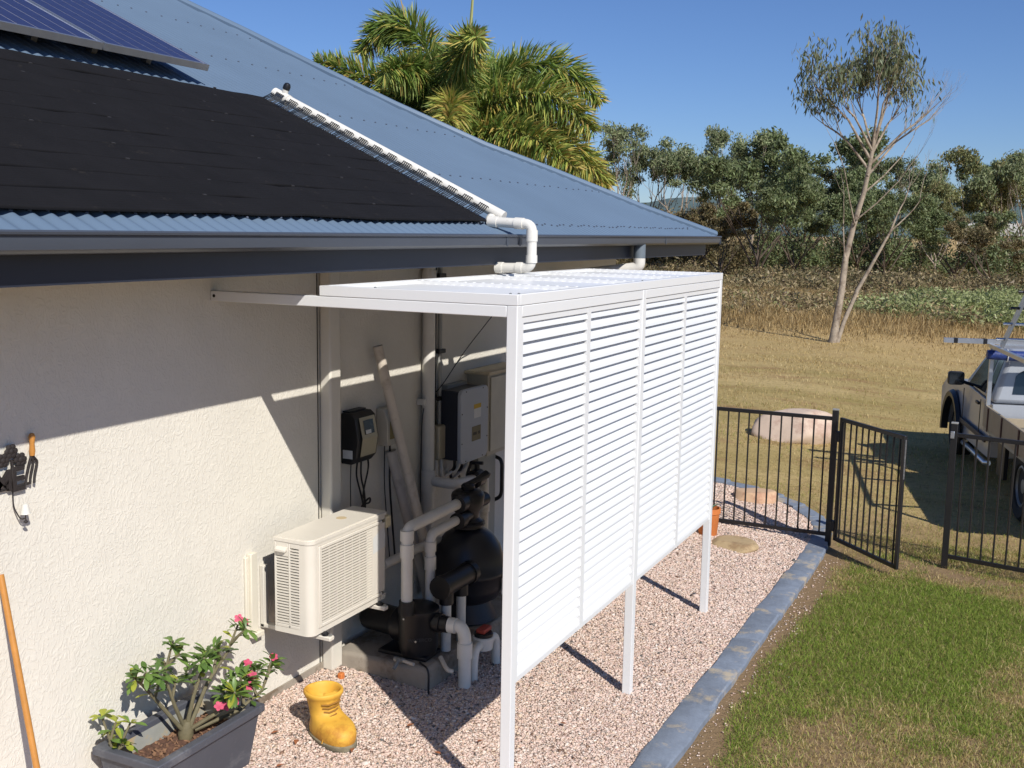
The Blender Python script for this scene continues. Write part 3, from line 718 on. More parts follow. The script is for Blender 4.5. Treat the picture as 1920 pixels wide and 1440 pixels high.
# ================================================================== SOLAR PANELS
def solar_panels():
    nrm = Vector((math.sin(R(25)), 0, math.cos(R(25)))); ux = Vector((-math.cos(R(25)), 0, math.sin(R(25)))); uy = Vector((0, 1, 0))
    off = .135; W, Hh = .818, 1.58; labs = ['solar panel nearest the white pipe, its right edge on the bare roof', 'second solar panel from the right, cut by the picture edge', 'leftmost solar panel, outside the picture edge']
    cellm = None
    for i in range(3):
        y1 = 1.275-i*(W+.016); y0 = y1-W
        o0 = Vector((-1.155, y0, roofz(-1.155)))+nrm*off
        t = thing('solar_module', labs[i], 'solar panel', o0, 'solar panels on the roof')
        def q(a, b, c): return o0+uy*a+ux*b+nrm*c
        mb = MB()
        for (a0, a1, b0, b1) in ((0, W, 0, .02), (0, W, Hh-.02, Hh), (0, .02, .02, Hh-.02), (W-.02, W, .02, Hh-.02)):
            mb.tbox(q((a0+a1)/2, (b0+b1)/2, -.018), uy, ux, nrm, (a1-a0)/2, (b1-b0)/2, .02)
        mb.build('frame', M_alu, t)
        mb = MB(); mb.tbox(q(W/2, Hh/2, -.004), uy, ux, nrm, W/2-.02, Hh/2-.02, .003); mb.build('backsheet', M_backsheet, t)
        if cellm is None:
            c = MB(); c.tbox((0, 0, 0), uy, ux, nrm, .0588, .0625, .0006); cellm = c.mesh('cell', M_pvcell)
        for a in range(6):
            for b in range(12):
                o = addobj('cell', cellm, t); o.location = q(.09+a*.1276, .09+b*.1275, .0)-o0
        mb = MB()
        for b in (.3, 1.25): mb.tbox(q(W/2, b, -.075), uy, ux, nrm, W/2+.01, .02, .03)
        mb.build('mounting_rail', M_alu, t)
        mb = MB()
        for a in (.2, W-.2): mb.tbox(q(a, .3, -.115), uy, ux, nrm, .02, .025, .02)
        mb.build('mounting_foot', M_galv, t)
solar_panels()

# ================================================================== POOL HEATER MAT ON THE ROOF
def heater():
    nrm = Vector((math.sin(R(25)), 0, math.cos(R(25)))); ux = Vector((-math.cos(R(25)), 0, math.sin(R(25))))
    def q(x, y, c): return Vector((x, y, roofz(x)))+nrm*c
    t = thing('pool_heater', 'black rubber solar pool heating mat with a white header pipe on the roof', 'pool heater', q(.62, 1.75, 0))
    xs0, xs1 = .615, -1.06; ns = 11; r = np.random.default_rng(2); wdt = (xs0-xs1)/ns
    for i in range(ns):
        x0 = xs0-i*wdt-.004; x1 = x0-wdt+.008; nt = 8; n = 40
        ys = np.linspace(-4.0, 1.69+r.uniform(-.015, .015), n); wob = .006*np.sin(ys*3+i)+r.normal(0, .0025, n); hump = .016+.006*np.cos(2*np.pi*ys/.076*.0)+r.normal(0, .0018, n)
        V = []; F = []
        prof = [(0, .0)]
        for k in range(nt*4+1): prof.append((k/(nt*4), .007+.0065*abs(math.sin(math.pi*k/4))))
        prof.append((1, .0)); m_ = len(prof)
        for j in range(n):
            for (s, hh) in prof: V.append(tuple(q(x0+(x1-x0)*s+wob[j], ys[j], hump[j]+hh)))
        for j in range(n-1):
            for s in range(m_-1): F.append((j*m_+s, j*m_+s+1, (j+1)*m_+s+1, (j+1)*m_+s))
        mb = MB(); mb.add(V, F); mb.build('heating_strip', M_blackmat, t, smooth=True, angle=50)
    # straps
    for y in (-.6, .45, 1.35):
        mb = MB()
        for i in range(ns): mb.tbox(q(xs0-(i+.98)*wdt, y+r.uniform(-.4, .4), .033), Vector((0, 1, 0)), ux, nrm, .009, .005, .003)
        o = mb.build('strip_clips', mat('clip_grey', S(50, 47, 46), .7), t); o['kind'] = 'stuff'
    # header pipe up the slope
    A = q(.64, 1.80, .075); B = q(-1.0, 1.775, .075)
    mb = MB(); mb.tube([A, B], .033, 16); mb.tube([B-ux*.09, B+ux*.035], .038, 16); mb.tube([B-ux*.04, B-ux*.04+nrm*.055], .021, 12)
    hp = mb.build('header_pipe', M_pvc, t, smooth=True)
    mb = MB(); c = B-ux*.04+nrm*.055; mb.lathe([(.02, 0), (.024, .005), (.024, .026), (.017, .042), (.004, .047)], c, nrm, 14); mb.build('vent_valve', M_black, hp, smooth=True)
    nb = 15
    for i in range(nb):
        b = MB(); xc = .56-i*(1.60/nb)
        for j in range(8):
            x = xc-.0122*j-.004; s = q(x, 1.752, .088) if j < 5 else q(x, 1.757, .066)
            jit = r.uniform(-.005, .005)
            e = q(x-.012+jit, 1.675, .03)
            b.tube([s, s+nrm*.012+Vector((0, -.02, 0)), q(x-.006, 1.715, .056), e], .0034, 5)
        b.build('tube_loops', M_black, hp, smooth=True)
heater()
# return pipe from the header down through the enclosure lid
t = thing('return_pipe', 'thick white PVC pipe bending from the roof down onto the louvred lid', 'pipe', (.885, 1.745, 2.4))
z1 = 2.70
mb = MB(); mb.tube(pipe_path([(.60, 1.78, z1+.035), (.60, 1.745, z1+.012), (.885, 1.745, z1), (.885, 1.745, 2.445), (.66, 1.745, 2.44)], .05), .0295, 18); mb.build('pipe', M_pvc, t, smooth=True)
for a, b in (((.66, 1.745, z1+.009), (.60, 1.745, z1+.012)), ((.885, 1.745, z1-.10), (.885, 1.745, z1-.035)), ((.83, 1.745, z1+.002), (.775, 1.745, z1+.005)), ((.885, 1.745, 2.52), (.885, 1.745, 2.475)), ((.83, 1.745, 2.444), (.79, 1.745, 2.443)), ((.70, 1.745, 2.441), (.655, 1.745, 2.44))):
    mb = MB(); mb.tube([a, b], .034, 18); mb.build('coupling', M_pvc, t, smooth=True)
mb = MB(); mb.box(.80, .93, 1.70, 1.80, 2.4015, 2.41); mb.build('flashing_plate', M_white, t)

# ================================================================== LOUVRED ENCLOSURE
def enclosure():
    X1, L, ZT, BT, ZB = 1.638, 3.2155, 2.40, 2.353, 2.303
    t = thing('louvred_enclosure', 'white louvred screen enclosure standing on three posts around pool equipment', 'louvre enclosure', (X1-.025, .025, h(X1, 0)))
    w = .05
    for (ya, yb) in ((0, w), (1.583, 1.633), (L-w, L)):
        mb = MB(); mb.box(X1-w, X1, ya, yb, h(X1, ya)-.03, BT-.0005); mb.build('post', M_white, t, bevel=.0035)
    def beam(name, *b):
        mb = MB(); mb.box(*b); return mb.build(name, M_white, t, bevel=.0035)
    b = beam('beam', .0, X1-w-.0005, 0, w, ZB, BT-.001)
    mb = MB(); mb.lathe([(.008, 0), (.008, .0015)], (.022, -.0002, 2.328), (0, -1, 0), 12); mb.build('bolt_hole', M_darkhole, b)
    beam('beam', .0, X1-w-.0005, L-w, L, ZB, BT-.001)
    beam('beam', X1-w, X1-.001, w+.0005, 1.5825, ZB, BT-.001); beam('beam', X1-w, X1-.001, 1.6335, L-w-.0005, ZB, BT-.001)
    beam('beam', .6375, .6875, w+.0005, L-w-.0005, ZB, BT-.001)
    # louvre panels
    pit = .0513
    def blade_mesh(length):
        c = MB(); tl = R(31); hw = .0362; th = .0042      # outward-down sloping blade; local y = length
        prof = [(-hw, 0), (-hw*.6, th), (hw*.6, th), (hw, .0005), (hw*.6, -th*.4), (-hw*.6, -th*.4)]
        P = []
        for (s, n_) in prof: P.append((s*math.sin(tl)+n_*math.cos(tl), -s*math.cos(tl)+n_*math.sin(tl)))
        c.prism(P, 1, 0, length); me = c.mesh('blade', M_white)
        return me
    spans = [(.0515, .8165), (.8175, 1.5815), (1.6345, 2.3995), (2.4005, 3.1645)]
    bm = blade_mesh(spans[0][1]-spans[0][0]-.044)
    org = ORG[t]
    for (ya, yb) in spans:
        mb = MB(); xo, xi = X1-.006, X1-.046; s = .022
        mb.box(xi, xo, ya, ya+s, .685, ZB-.001); mb.box(xi, xo, yb-s, yb, .685, ZB-.001); mb.box(xi, xo-.0006, ya+s, yb-s, .685, .708); mb.box(xi, xo-.0006, ya+s, yb-s, ZB-.026, ZB-.001)
        p = mb.build('louvre_panel', M_white, t)
        for k in range(31):
            o = addobj('blade', bm, p); o.location = Vector((X1-.026, ya+s, .738+k*pit))-org
    # lid: fascia frame and four flat louvre panels
    def lidp(*b):
        mb = MB(); mb.box(*b); return mb.build('lid_edge', M_white, t, bevel=.003)
    lidp(.6375, X1+.001, -.001, .028, BT, ZT); lidp(.6375, X1+.001, L-.028, L+.001, BT, ZT); lidp(X1-.028, X1+.001, .0282, L-.0282, BT, ZT); lidp(.6375, .6655, .0282, L-.0282, BT, ZT)
    lsp = [(.0285, .80), (.801, 1.606), (1.607, 2.41), (2.411, L-.0285)]
    def lid_blade(length):
        c = MB(); tl = R(12); hw = .0275; th = .004
        prof = [(-hw, 0), (-hw*.6, th), (hw*.6, th), (hw, .0005), (hw*.6, -th*.4), (-hw*.6, -th*.4)]
        P = [(s*math.cos(tl)+n_*math.sin(tl), -s*math.sin(tl)+n_*math.cos(tl)) for s, n_ in prof]
        c.prism(P, 1, 0, length); return c.mesh('blade', M_white)
    lb = lid_blade(.75)
    for (ya, yb) in lsp:
        mb = MB()
        mb.box(.666, X1-.0285, ya, ya+.022, BT+.005, ZT-.002); mb.box(.666, X1-.0285, yb-.022, yb, BT+.005, ZT-.002); mb.box(.666, .684, ya+.022, yb-.022, BT+.005, ZT-.002); mb.box(X1-.047, X1-.0285, ya+.022, yb-.022, BT+.005, ZT-.002)
        p = mb.build('lid_louvre_panel', M_white, t); f = (yb-ya-.044)/.75
        for k in range(18):
            o = addobj('blade', lb, p); o.location = Vector((.71+k*.0506, ya+.022, BT+.0235))-org; o.scale = (1, f, 1)
        mb = MB()
        for k in range(18): mb.lathe([(.010, 0), (.008, .0025), (.003, .004)], (.71+k*.0506, yb-.011, ZT-.002), (0, 0, 1), 8)
        s = mb.build('glint_dots', M_white, p, smooth=True); s['kind'] = 'stuff'  # raised white dots added as the highlights between blade ends
    mb = MB()
    for (x, y) in ((.93, .014), (X1-.04, .014), (X1-.014, 1.6), (X1-.014, L-.03), (X1-.014, .04)): mb.lathe([(.006, 0), (.006, .003), (.003, .005)], (x, y, ZT), (0, 0, 1), 8)
    s = mb.build('lid_screws', M_galv, t); s['kind'] = 'stuff'
enclosure()
#PART3
# ================================================================== PUMP SLAB
mb = MB(); mb.box(.03, .665, .955, 3.0, .02, .215); o = mb.build('equipment_slab', M_concrete, None, bevel=.025); tag(o, kind='structure')

# ================================================================== AIR CONDITIONER
def aircon():
    x0, x1, y0, y1, z0, z1 = .165, .395, .243, .945, .596, 1.10
    t = thing('air_conditioner', 'cream outdoor air conditioner unit bracketed to the wall beside the boot', 'air conditioner', ((x0+x1)/2, y0, z0))
    # casing with rounded front vertical edges
    def outline(e=0, n=6, rr=.045):
        a0, a1, b0, b1 = x0-e, x1+e, y0-e, y1+e; P = [(a0, b0)]
        for k in range(n+1):
            q = -math.pi/2+math.pi/2*k/n; P.append((a1-rr+rr*math.cos(q), b0+rr+rr*math.sin(q)))
        for k in range(n+1):
            q = math.pi/2*k/n; P.append((a1-rr*.4+rr*.4*math.cos(q), b1-rr*.4+rr*.4*math.sin(q)))
        return P+[(a0, b1)]
    # casing body is inset behind the grilles so that the slats stand in front of a core painted dark for the hollow's shade
    mb = MB(); mb.prism(outline(-.012), 2, z0, z1-.02); mb.build('core', M_darkhole, t, smooth=True)
    def slab(name, m, *b, bev=.003, par=None):
        q = MB(); q.box(*b); return q.build(name, m, par or t, bevel=bev)
    mb = MB(); mb.prism(outline(.004), 2, z1-.022, z1-.006); mb.prism(outline(-.006), 2, z1-.0062, z1); mb.build('top_cover', M_cream, t, smooth=True)
    mb = MB(); mb.prism(outline(0), 2, z0, z0+.028); mb.build('base_pan', M_cream, t, smooth=True)
    # corner post (curved) between side and front grilles
    n = 8; rr = .045; P = [(x1-.075, y0), (x1-rr, y0)]
    for k in range(1, n+1):
        q = -math.pi/2+math.pi/2*k/n; P.append((x1-rr+rr*math.cos(q), y0+rr+rr*math.sin(q)))
    P += [(x1, y0+.062), (x1-.02, y0+.062), (x1-.075, y0+.02)]
    mb = MB(); mb.prism(P, 2, z0+.028, z1-.022); mb.build('corner_post', M_cream, t, smooth=True, angle=50)
    # side grille: two columns of slats with frame bars, handle above the rear column
    slab('side_bar', M_cream, x0, x0+.013, y0-.0005, y0+.014, z0+.028, z1-.022); slab('side_bar', M_cream, x0+.088, x0+.1, y0-.0005, y0+.014, z0+.028, z1-.022)
    slab('side_panel', M_cream, x0+.013, x0+.088, y0-.0005, y0+.012, z1-.10, z1-.022); slab('side_panel', M_cream, x0+.1, x1-.075, y0-.0005, y0+.012, z1-.052, z1-.022)
    slab('side_panel', M_cream, x0+.013, x1-.075, y0-.0005, y0+.012, z0+.028, z0+.045)
    hd = MB(); hd.prism([(y0-.0, z1-.048), (y0-.022, z1-.060), (y0-.022, z1-.073), (y0, z1-.068)], 0, x0+.018, x0+.082); hd.build('handle', M_cream, t, bevel=.002)
    ms = MB(); ms.box(0, .075, -.001, .010, -.0042, .0042); sm1 = ms.mesh('slat', M_cream); ms = MB(); ms.box(0, x1-.075-(x0+.1), -.001, .010, -.0042, .0042); sm2 = ms.mesh('slat', M_cream)
    k = 0; z = z0+.052
    while z < z1-.055:
        if z < z1-.105: o = addobj('slat', sm1, t); o.location = Vector((x0+.013, y0, z))-ORG[t]
        o = addobj('slat', sm2, t); o.location = Vector((x0+.1, y0, z))-ORG[t]; z += .0150
    # front: raised frame, curved slats, verticals, plain service panel
    fy0, fy1, fz0, fz1 = y0+.085, y0+.50, z0+.05, z1-.06
    slab('front_frame', M_cream, x1-.014, x1+.0065, fy0-.022, fy0, fz0-.018, fz1+.018); slab('front_frame', M_cream, x1-.014, x1+.0065, fy0+.0003, y1-.055, fz1+.0005, fz1+.018); slab('front_frame', M_cream, x1-.014, x1+.0065, fy0+.0003, y1-.055, fz0-.018, fz0-.0005)
    slab('service_panel', M_cream, x1-.014, x1+.001, fy1, y1-.02, fz0, fz1); slab('front_top_rail', M_cream, x1-.02, x1, y0+.062, y1-.02, fz1+.018, z1-.022); slab('front_bottom_rail', M_cream, x1-.02, x1, y0+.062, y1-.02, z0+.028, fz0-.018)
    slab('front_edge', M_cream, x1-.02, x1-.0005, y0+.062, fy0-.022, fz0-.018, fz1+.018, bev=.001)
    ms = MB(); ms.box(-.010, .0045, 0, fy1-fy0+.05, -.0043, .0043); sm3 = ms.mesh('grille_slat', M_cream); z = fz0+.006
    while z < fz1: o = addobj('grille_slat', sm3, t); o.location = Vector((x1, fy0, z))-ORG[t]; z += .0152
    ms = MB(); ms.box(-.012, .0028, -.0016, .0016, fz0, fz1)
    for k in range(1, 7):
        q = MB(); yy = fy0+(fy1-fy0)*k/6.; q.box(x1-.012, x1+.0028, yy-.0012, yy+.0012, fz0, fz1); q.build('grille_rib', M_cream, t)
    mb = MB(); mb.add([(x1+.0016, y1-.14, z1-.125), (x1+.0016, y1-.045, z1-.085), (x1+.0016, y1-.02, z1-.115), (x1+.0016, y1-.02, z1-.20), (x1+.0016, y1-.14, z1-.215)], [(0, 1, 2, 3, 4)]); mb.build('sticker', M_label, t)
    slab('valve_cover', M_cream2, x1-.06, x1-.005, y1+.001, y1+.055, z1-.105, z1-.035, bev=.008); slab('terminal_box', mat('box_grey_cream', S(196, 188, 168), .5), x0+.03, x1-.065, y1+.001, y1+.06, z1-.13, z1-.03, bev=.006)
    mb = MB(); mb.lathe([(.03, 0), (.028, .0012)], (x0+.1, y0+.45, z1), (0, 0, 1), 14); mb.build('top_stain_disc', mat('dusty_cap', S(196, 176, 140), .7), t)
    # wall bracket: two arms with rubber feet, a rail up the wall
    for yy in (y0+.10, y1-.09):
        b = slab('bracket_arm', M_cream, .003, x1+.055, yy-.02, yy+.02, z0-.038, z0-.016, bev=.004)
        q = MB(); q.lathe([(.018, 0), (.018, .012), (.009, .02)], (x1+.012, yy, z0-.016), (0, 0, 1), 10); q.build('rubber_foot', M_black, b, smooth=True)
        q = MB(); q.tube([(x1+.035, yy, z0-.02), (x1+.05, yy, z0-.005)], .006, 8); q.build('bolt', M_galv, b)
        slab('bracket_upright', M_cream, .003, .028, yy-.02, yy+.02, z0-.25 if yy > .8 else z0-.04, z0+.3)
    mb = MB(); mb.tube([(.02, y1+.03, z0+.3), (.02, y1+.03, .2)], .012, 8); mb.build('drain_hose', M_cream, t, smooth=True)
aircon()
mb = MB(); mb.box(.001, .03, .225, .275, .56, .985); mb.box(.0012, .016, .20, .225, .575, .97); mb.box(.001, .05, .225, .30, .53, .56)
o = mb.build('pipe_cover', mat('cream_duct', S(228, 220, 200), .5, var=.03), None, bevel=.004); tag(o, 'slim cream pipe cover channel fixed upright to the wall left of the air conditioner', 'pipe cover')

# ================================================================== WALL EQUIPMENT
def pipe(name, m, pts, r, parent=None, rad=.07, n=14):
    mb = MB(); mb.tube(pipe_path(pts, rad), r, n); return mb.build(name, m, parent, smooth=True)
def coupling(parent, a, b, r, m=None):
    mb = MB(); mb.tube([a, b], r, 16); return mb.build('coupling', m or M_pvc, parent, smooth=True)

# chlorinator
def chlorinator():
    t = thing('chlorinator', 'black wall-mounted pool chlorinator box with cream sloping front', 'chlorinator', (.004, 1.06, 1.30))
    y0, y1 = 1.065, 1.275
    body = [(.004, 1.30), (.004, 1.60), (.075, 1.60), (.105, 1.575), (.128, 1.45), (.112, 1.34), (.075, 1.30)]
    mb = MB(); mb.prism(body, 1, y0, y1); mb.build('case', M_black, t, bevel=.006)
    mb = MB(); fr = [(.110, 1.574), (.135, 1.452), (.118, 1.345)]
    for (a, b) in zip(fr[:-1], fr[1:]): mb.quad((a[0], y0+.03, a[1]), (a[0], y1-.02, a[1]), (b[0], y1-.02, b[1]), (b[0], y0+.03, b[1]))
    mb.build('cream_face', mat('chlorinator_face', S(176, 168, 140), .5, var=.03), t)
    mb = MB(); mb.quad((.1175, y0+.06, 1.555), (.1175, y1-.05, 1.555), (.1335, y1-.05, 1.475), (.1335, y0+.06, 1.475)); mb.build('display_window', mat('lcd', S(40, 46, 46), .2, var=.1), t)
    mb = MB(); mb.quad((.133, y0+.065, 1.50), (.133, y1-.09, 1.50), (.1365, y1-.09, 1.478), (.1365, y0+.065, 1.478)); mb.build('display_label', M_label, t)
    mb = MB(); mb.box(.018, .085, y0-.0015, y0, 1.335, 1.385); mb.build('rating_label', M_label, t)
    mb = MB(); mb.box(.004, .05, y0+.02, y1-.02, 1.602, 1.61); mb.build('top_bracket', M_black, t)
    for i, (ys, pts) in enumerate(((1.10, [(.05, 1.10, 1.305), (.045, 1.10, 1.2), (.04, 1.11, 1.0), (.04, 1.12, .8)]), (1.16, [(.06, 1.15, 1.305), (.05, 1.15, 1.22), (.05, 1.22, 1.05), (.06, 1.26, .8)]),
            (1.19, [(.06, 1.19, 1.305), (.05, 1.20, 1.2), (.05, 1.24, 1.1), (.05, 1.25, .95), (.05, 1.25, .75)]), (1.27, [(.06, 1.26, 1.31), (.04, 1.30, 1.24), (.04, 1.24, 1.10), (.05, 1.22, 1.03), (.05, 1.30, 1.02), (.05, 1.30, 1.06), (.05, 1.22, 1.03), (.05, 1.19, .99)]))):
        mb = MB(); mb.tube(pipe_path(pts, .05), .006 if i else .0035, 6); mb.build('cable', M_black, t, smooth=True)
chlorinator()
t = thing('timer_box', 'small cream timer power outlet with khaki face beside the chlorinator', 'power outlet', (.0, 1.46, 1.34))
mb = MB(); mb.prism([(.002, 1.345), (.002, 1.575), (.055, 1.575), (.085, 1.50), (.085, 1.345)], 1, 1.44, 1.575); mb.build('case', mat('outlet_cream', S(206, 198, 178), .5, var=.03), t, bevel=.005)
mb = MB(); mb.box(.086, .088, 1.465, 1.565, 1.385, 1.495); mb.build('face', mat('outlet_khaki', S(150, 132, 72), .5), t)
mb = MB(); mb.box(.07, .075, 1.48, 1.55, 1.515, 1.55); mb.build('red_label', mat('dark_red_label', S(110, 40, 36), .5), t)
for k, yy in enumerate((1.46, 1.52)):
    mb = MB(); mb.tube(pipe_path([(.05, yy, 1.345), (.04, yy+.01, 1.1), (.05, yy+.06, .6)], .1), .004+.003*k, 6); mb.build('cable', M_black, t, smooth=True)
# leaning poles
t = thing('leaning_pole', 'long weathered white PVC pole leaning against the wall behind the filter', 'pole', (.33, 1.63, .25))
mb = MB(); a, b = Vector((.33, 1.70, .22)), Vector((.055, 1.375, 1.965)); mb.tube([a, b], .031, 14, cap=False); mb.tube([a, b], .025, 14, cap=False); mb.build('tube', M_pvcold, t, smooth=True)
t = thing('leaning_plank', 'dull grey-white pole leaning lower behind the long PVC pole', 'pole', (.2, 1.72, .22))
mb = MB(); mb.tube([(.22, 1.76, .22), (.05, 1.53, 1.30)], .036, 12); mb.build('tube', M_pvcold, t, smooth=True)
# round stormwater pipe down the wall
t = thing('wall_pipe', 'round white downpipe on the shaded wall with a branch at its foot', 'pipe', (.05, 1.985, .3))
pipe('pipe', M_pvc, [(.05, 1.985, 2.46), (.05, 1.985, .25)], .042, t)
pipe('branch', M_pvc, [(.05, 1.985, 1.02), (.24, 2.0, 1.01), (.24, 2.27, .99)], .034, t, .05)
mb = MB(); mb.tube([(.05, 1.985, 1.09), (.05, 1.985, .95)], .05, 16); mb.build('coupling', M_pvc, t, smooth=True)
mb = MB(); mb.tube([(.05, 1.985, 2.40), (.05, 1.985, 2.34)], .048, 16); mb.build('coupling', M_pvc, t, smooth=True)
mb = MB(); mb.box(.002, .06, 1.915, 1.94, 1.53, 1.57); mb.build('clip', M_pvc, t)
t = thing('cable_line', 'thin black cable slung from the lid to a clip on the round pipe', 'cable', (.05, 1.92, 1.55))
mb = MB(); mb.tube(pipe_path([(.5, 2.35, 2.31), (.05, 2.45, 1.82), (.05, 2.12, 1.60), (.04, 1.93, 1.55), (.03, 1.925, 1.2), (.03, 1.92, .7)], .15), .0035, 5); mb.build('wire', M_black, t, smooth=True)
# conduit and clamps
t = thing('conduit', 'grey electrical conduit with black clamps beside the inverter', 'conduit', (.03, 2.165, 1.36))
mb = MB(); mb.tube([(.03, 2.165, 2.46), (.03, 2.165, 1.36)], .015, 10); mb.build('tube', mat('conduit_grey', S(176, 176, 170), .5), t, smooth=True)
mb = MB(); mb.tube([(.02, 2.125, 2.46), (.02, 2.125, 1.36)], .006, 8); mb.build('cable', M_black, t, smooth=True)
for zz in (2.36, 1.86, 1.545):
    mb = MB(); mb.box(.002, .055, 2.115, 2.205, zz-.014, zz+.014); mb.build('clamp', M_black, t, bevel=.004)
t = thing('isolator_box', 'cream switch box with black rotary knob on the wall beside the inverter', 'switch box', (.002, 2.05, 1.15))
mb = MB(); mb.box(.002, .085, 2.07, 2.245, 1.14, 1.37); mb.build('case', mat('isolator_cream', S(190, 180, 155), .5), t, bevel=.012)
mb = MB(); mb.lathe([(.04, 0), (.04, .02), (.03, .035)], (.085, 2.20, 1.25), (1, 0, 0), 16); mb.build('knob', M_black, t, smooth=True)
for yy in (2.10, 2.17):
    pipe('outlet_pipe', M_pvc, [(.045, yy, 1.14), (.045, yy, 1.02), (.045, yy+.05, .98)], .014, t, .03)
# inverter
def inverter():
    t = thing('solar_inverter', 'pale grey rounded inverter with yellow label mounted on the shaded wall', 'inverter', (.02, 2.13, 1.12))
    mb = MB(); mb.box(.003, .05, 2.24, 2.52, 1.2, 1.62); mb.build('back_plate', mat('plate_grey', S(150, 152, 150), .5), t)
    mb = MB(); mb.box(.05, .185, 2.15, 2.50, 1.13, 1.60); mb.build('heat_sink', M_navy, t, bevel=.008)
    P = []; rr = .045
    for cy, cz, a0 in ((2.52-rr, 1.61-rr, 0), (2.13+rr, 1.61-rr, 90), (2.13+rr, 1.11+rr, 180), (2.52-rr, 1.11+rr, 270)):
        for k in range(6): q = R(a0+18*k); P.append((cy+rr*math.cos(q), cz+rr*math.sin(q)))
    mb = MB(); mb.prism(P, 0, .186, .215); mb.build('front_cover', M_inv, t, bevel=.006)
    def lab(n, m, ya, yb, za, zb, d=.0016):
        mb = MB(); mb.box(.2152, .2152+d, ya, yb, za, zb); mb.build(n, m, t)
    lab('warning_label', M_yellow, 2.31, 2.41, 1.465, 1.495); lab('data_label', M_label, 2.31, 2.41, 1.40, 1.464); lab('logo_plate', M_olive, 2.285, 2.41, 1.245, 1.345)
    for k, (a, b) in enumerate(((2.30, 2.35), (2.375, 2.395))): lab('logo_mark', mat('logo_dark', S(52, 50, 44), .5), a, b, 1.285, 1.305, .0026)
    for (yy, zz) in ((2.2, 1.595), (2.44, 1.595), (2.145, 1.45), (2.505, 1.45), (2.145, 1.25), (2.505, 1.25), (2.2, 1.125), (2.44, 1.125)):
        mb = MB(); mb.lathe([(.005, 0), (.005, .002)], (.215, yy, zz), (1, 0, 0), 8); mb.build('screw', M_black, t)
    for k, yy in enumerate((2.22, 2.27, 2.33, 2.40, 2.46)):
        m_ = M_black if k % 2 == 0 else M_pvc
        pipe('lead', m_, [(.12, yy, 1.135), (.12, yy, 1.06), (.05, yy+.06*(-1)**k, 1.02-.02*k), (.03, yy+.12*(-1)**k, .95)], .011, t, .04, 8)
inverter()
t = thing('meter_box', 'tall cream meter cabinet with an overhanging cap, half hidden by the enclosure post', 'meter box', (.002, 2.62, 1.08))
mb = MB(); mb.box(.002, .17, 2.60, 3.12, 1.08, 1.66); mb.build('case', mat('meter_cream', S(190, 182, 162), .55, var=.05), t, bevel=.004)
mb = MB(); mb.box(.002, .20, 2.56, 3.15, 1.661, 1.685); mb.build('cap', mat('meter_cap', S(205, 190, 160), .6), t, bevel=.004)
mb = MB(); mb.box(.171, .182, 2.63, 3.09, 1.11, 1.64); mb.build('door', mat('meter_door', S(200, 194, 176), .5), t, bevel=.003)
mb = MB(); mb.box(.002, .06, 2.68, 2.95, .2, 1.079); mb.build('cable_duct', mat('duct_grey', S(168, 168, 158), .6), t)
t = thing('hose_reel_bracket', 'dark looped hanger on the wall below the meter cabinet', 'hanger', (.01, 3.0, .8))
mb = MB(); mb.tube(pipe_path([(.03, 2.98, 1.0), (.1, 2.98, .98), (.1, 2.98, .70), (.03, 2.98, .66)], .05), .014, 8); mb.build('loop', M_black, t, smooth=True)

# ================================================================== PUMP, FILTER, PIPES
def pump():
    t = thing('pool_pump', 'black plastic pool pump sitting on the shaded concrete slab', 'pump', (.40, 1.12, .215))
    mb = MB(); mb.lathe([(.06, .0), (.105, .01), (.115, .05), (.115, .24), (.12, .25), (.12, .275), (.10, .29), (.06, .30)], (.50, 1.12, .225), (0, 0, 1), 24); mb.build('strainer_pot', M_black, t, smooth=True)
    mb = MB(); mb.lathe([(.07, 0), (.10, .03), (.105, .1), (.085, .13), (.085, .34), (.07, .36)], (.44, 1.16, .36), Vector((-1, .15, 0)), 22); mb.build('motor', M_black, t, smooth=True)
    mb = MB(); mb.box(.28, .60, 1.03, 1.21, .216, .24); mb.build('base', M_black, t, bevel=.006)
    mb = MB(); mb.tube([(.60, 1.12, .43), (.70, 1.12, .43)], .047, 18); mb.tube([(.62, 1.12, .43), (.655, 1.12, .43)], .056, 18); mb.build('union', M_black, t, smooth=True)
    mb = MB(); mb.tube([(.50, .99, .50), (.50, .99, .58)], .045, 16); mb.build('discharge_union', M_black, t, smooth=True)
    for yy in (1.045, 1.07):
        pass
    for (x, z) in ((.47, .46), (.55, .34)):
        mb = MB(); mb.lathe([(.006, 0), (.006, .004)], (x, 1.006+.001, z), (0, -1, 0), 8); mb.build('screw', M_alu, t)
    cu = bpy.data.curves.new('name', 'FONT'); cu.body = 'WATERCO'; cu.size = .028; cu.extrude = .0006; cu.align_x = 'CENTER'
    to = bpy.data.objects.new('tmp', cu); link(to); dg = bpy.context.evaluated_depsgraph_get(); me = bpy.data.meshes.new_from_object(to.evaluated_get(dg)); bpy.data.objects.remove(to)
    me.materials.clear(); me.materials.append(mat('raised_letters', S(62, 64, 66), .5))
    o = addobj('lettering', me, t); o.matrix_local = Matrix.Translation(Vector((.565, 1.025, .335))-ORG[t]) @ Euler((R(90), 0, R(38))).to_matrix().to_4x4()
pump()
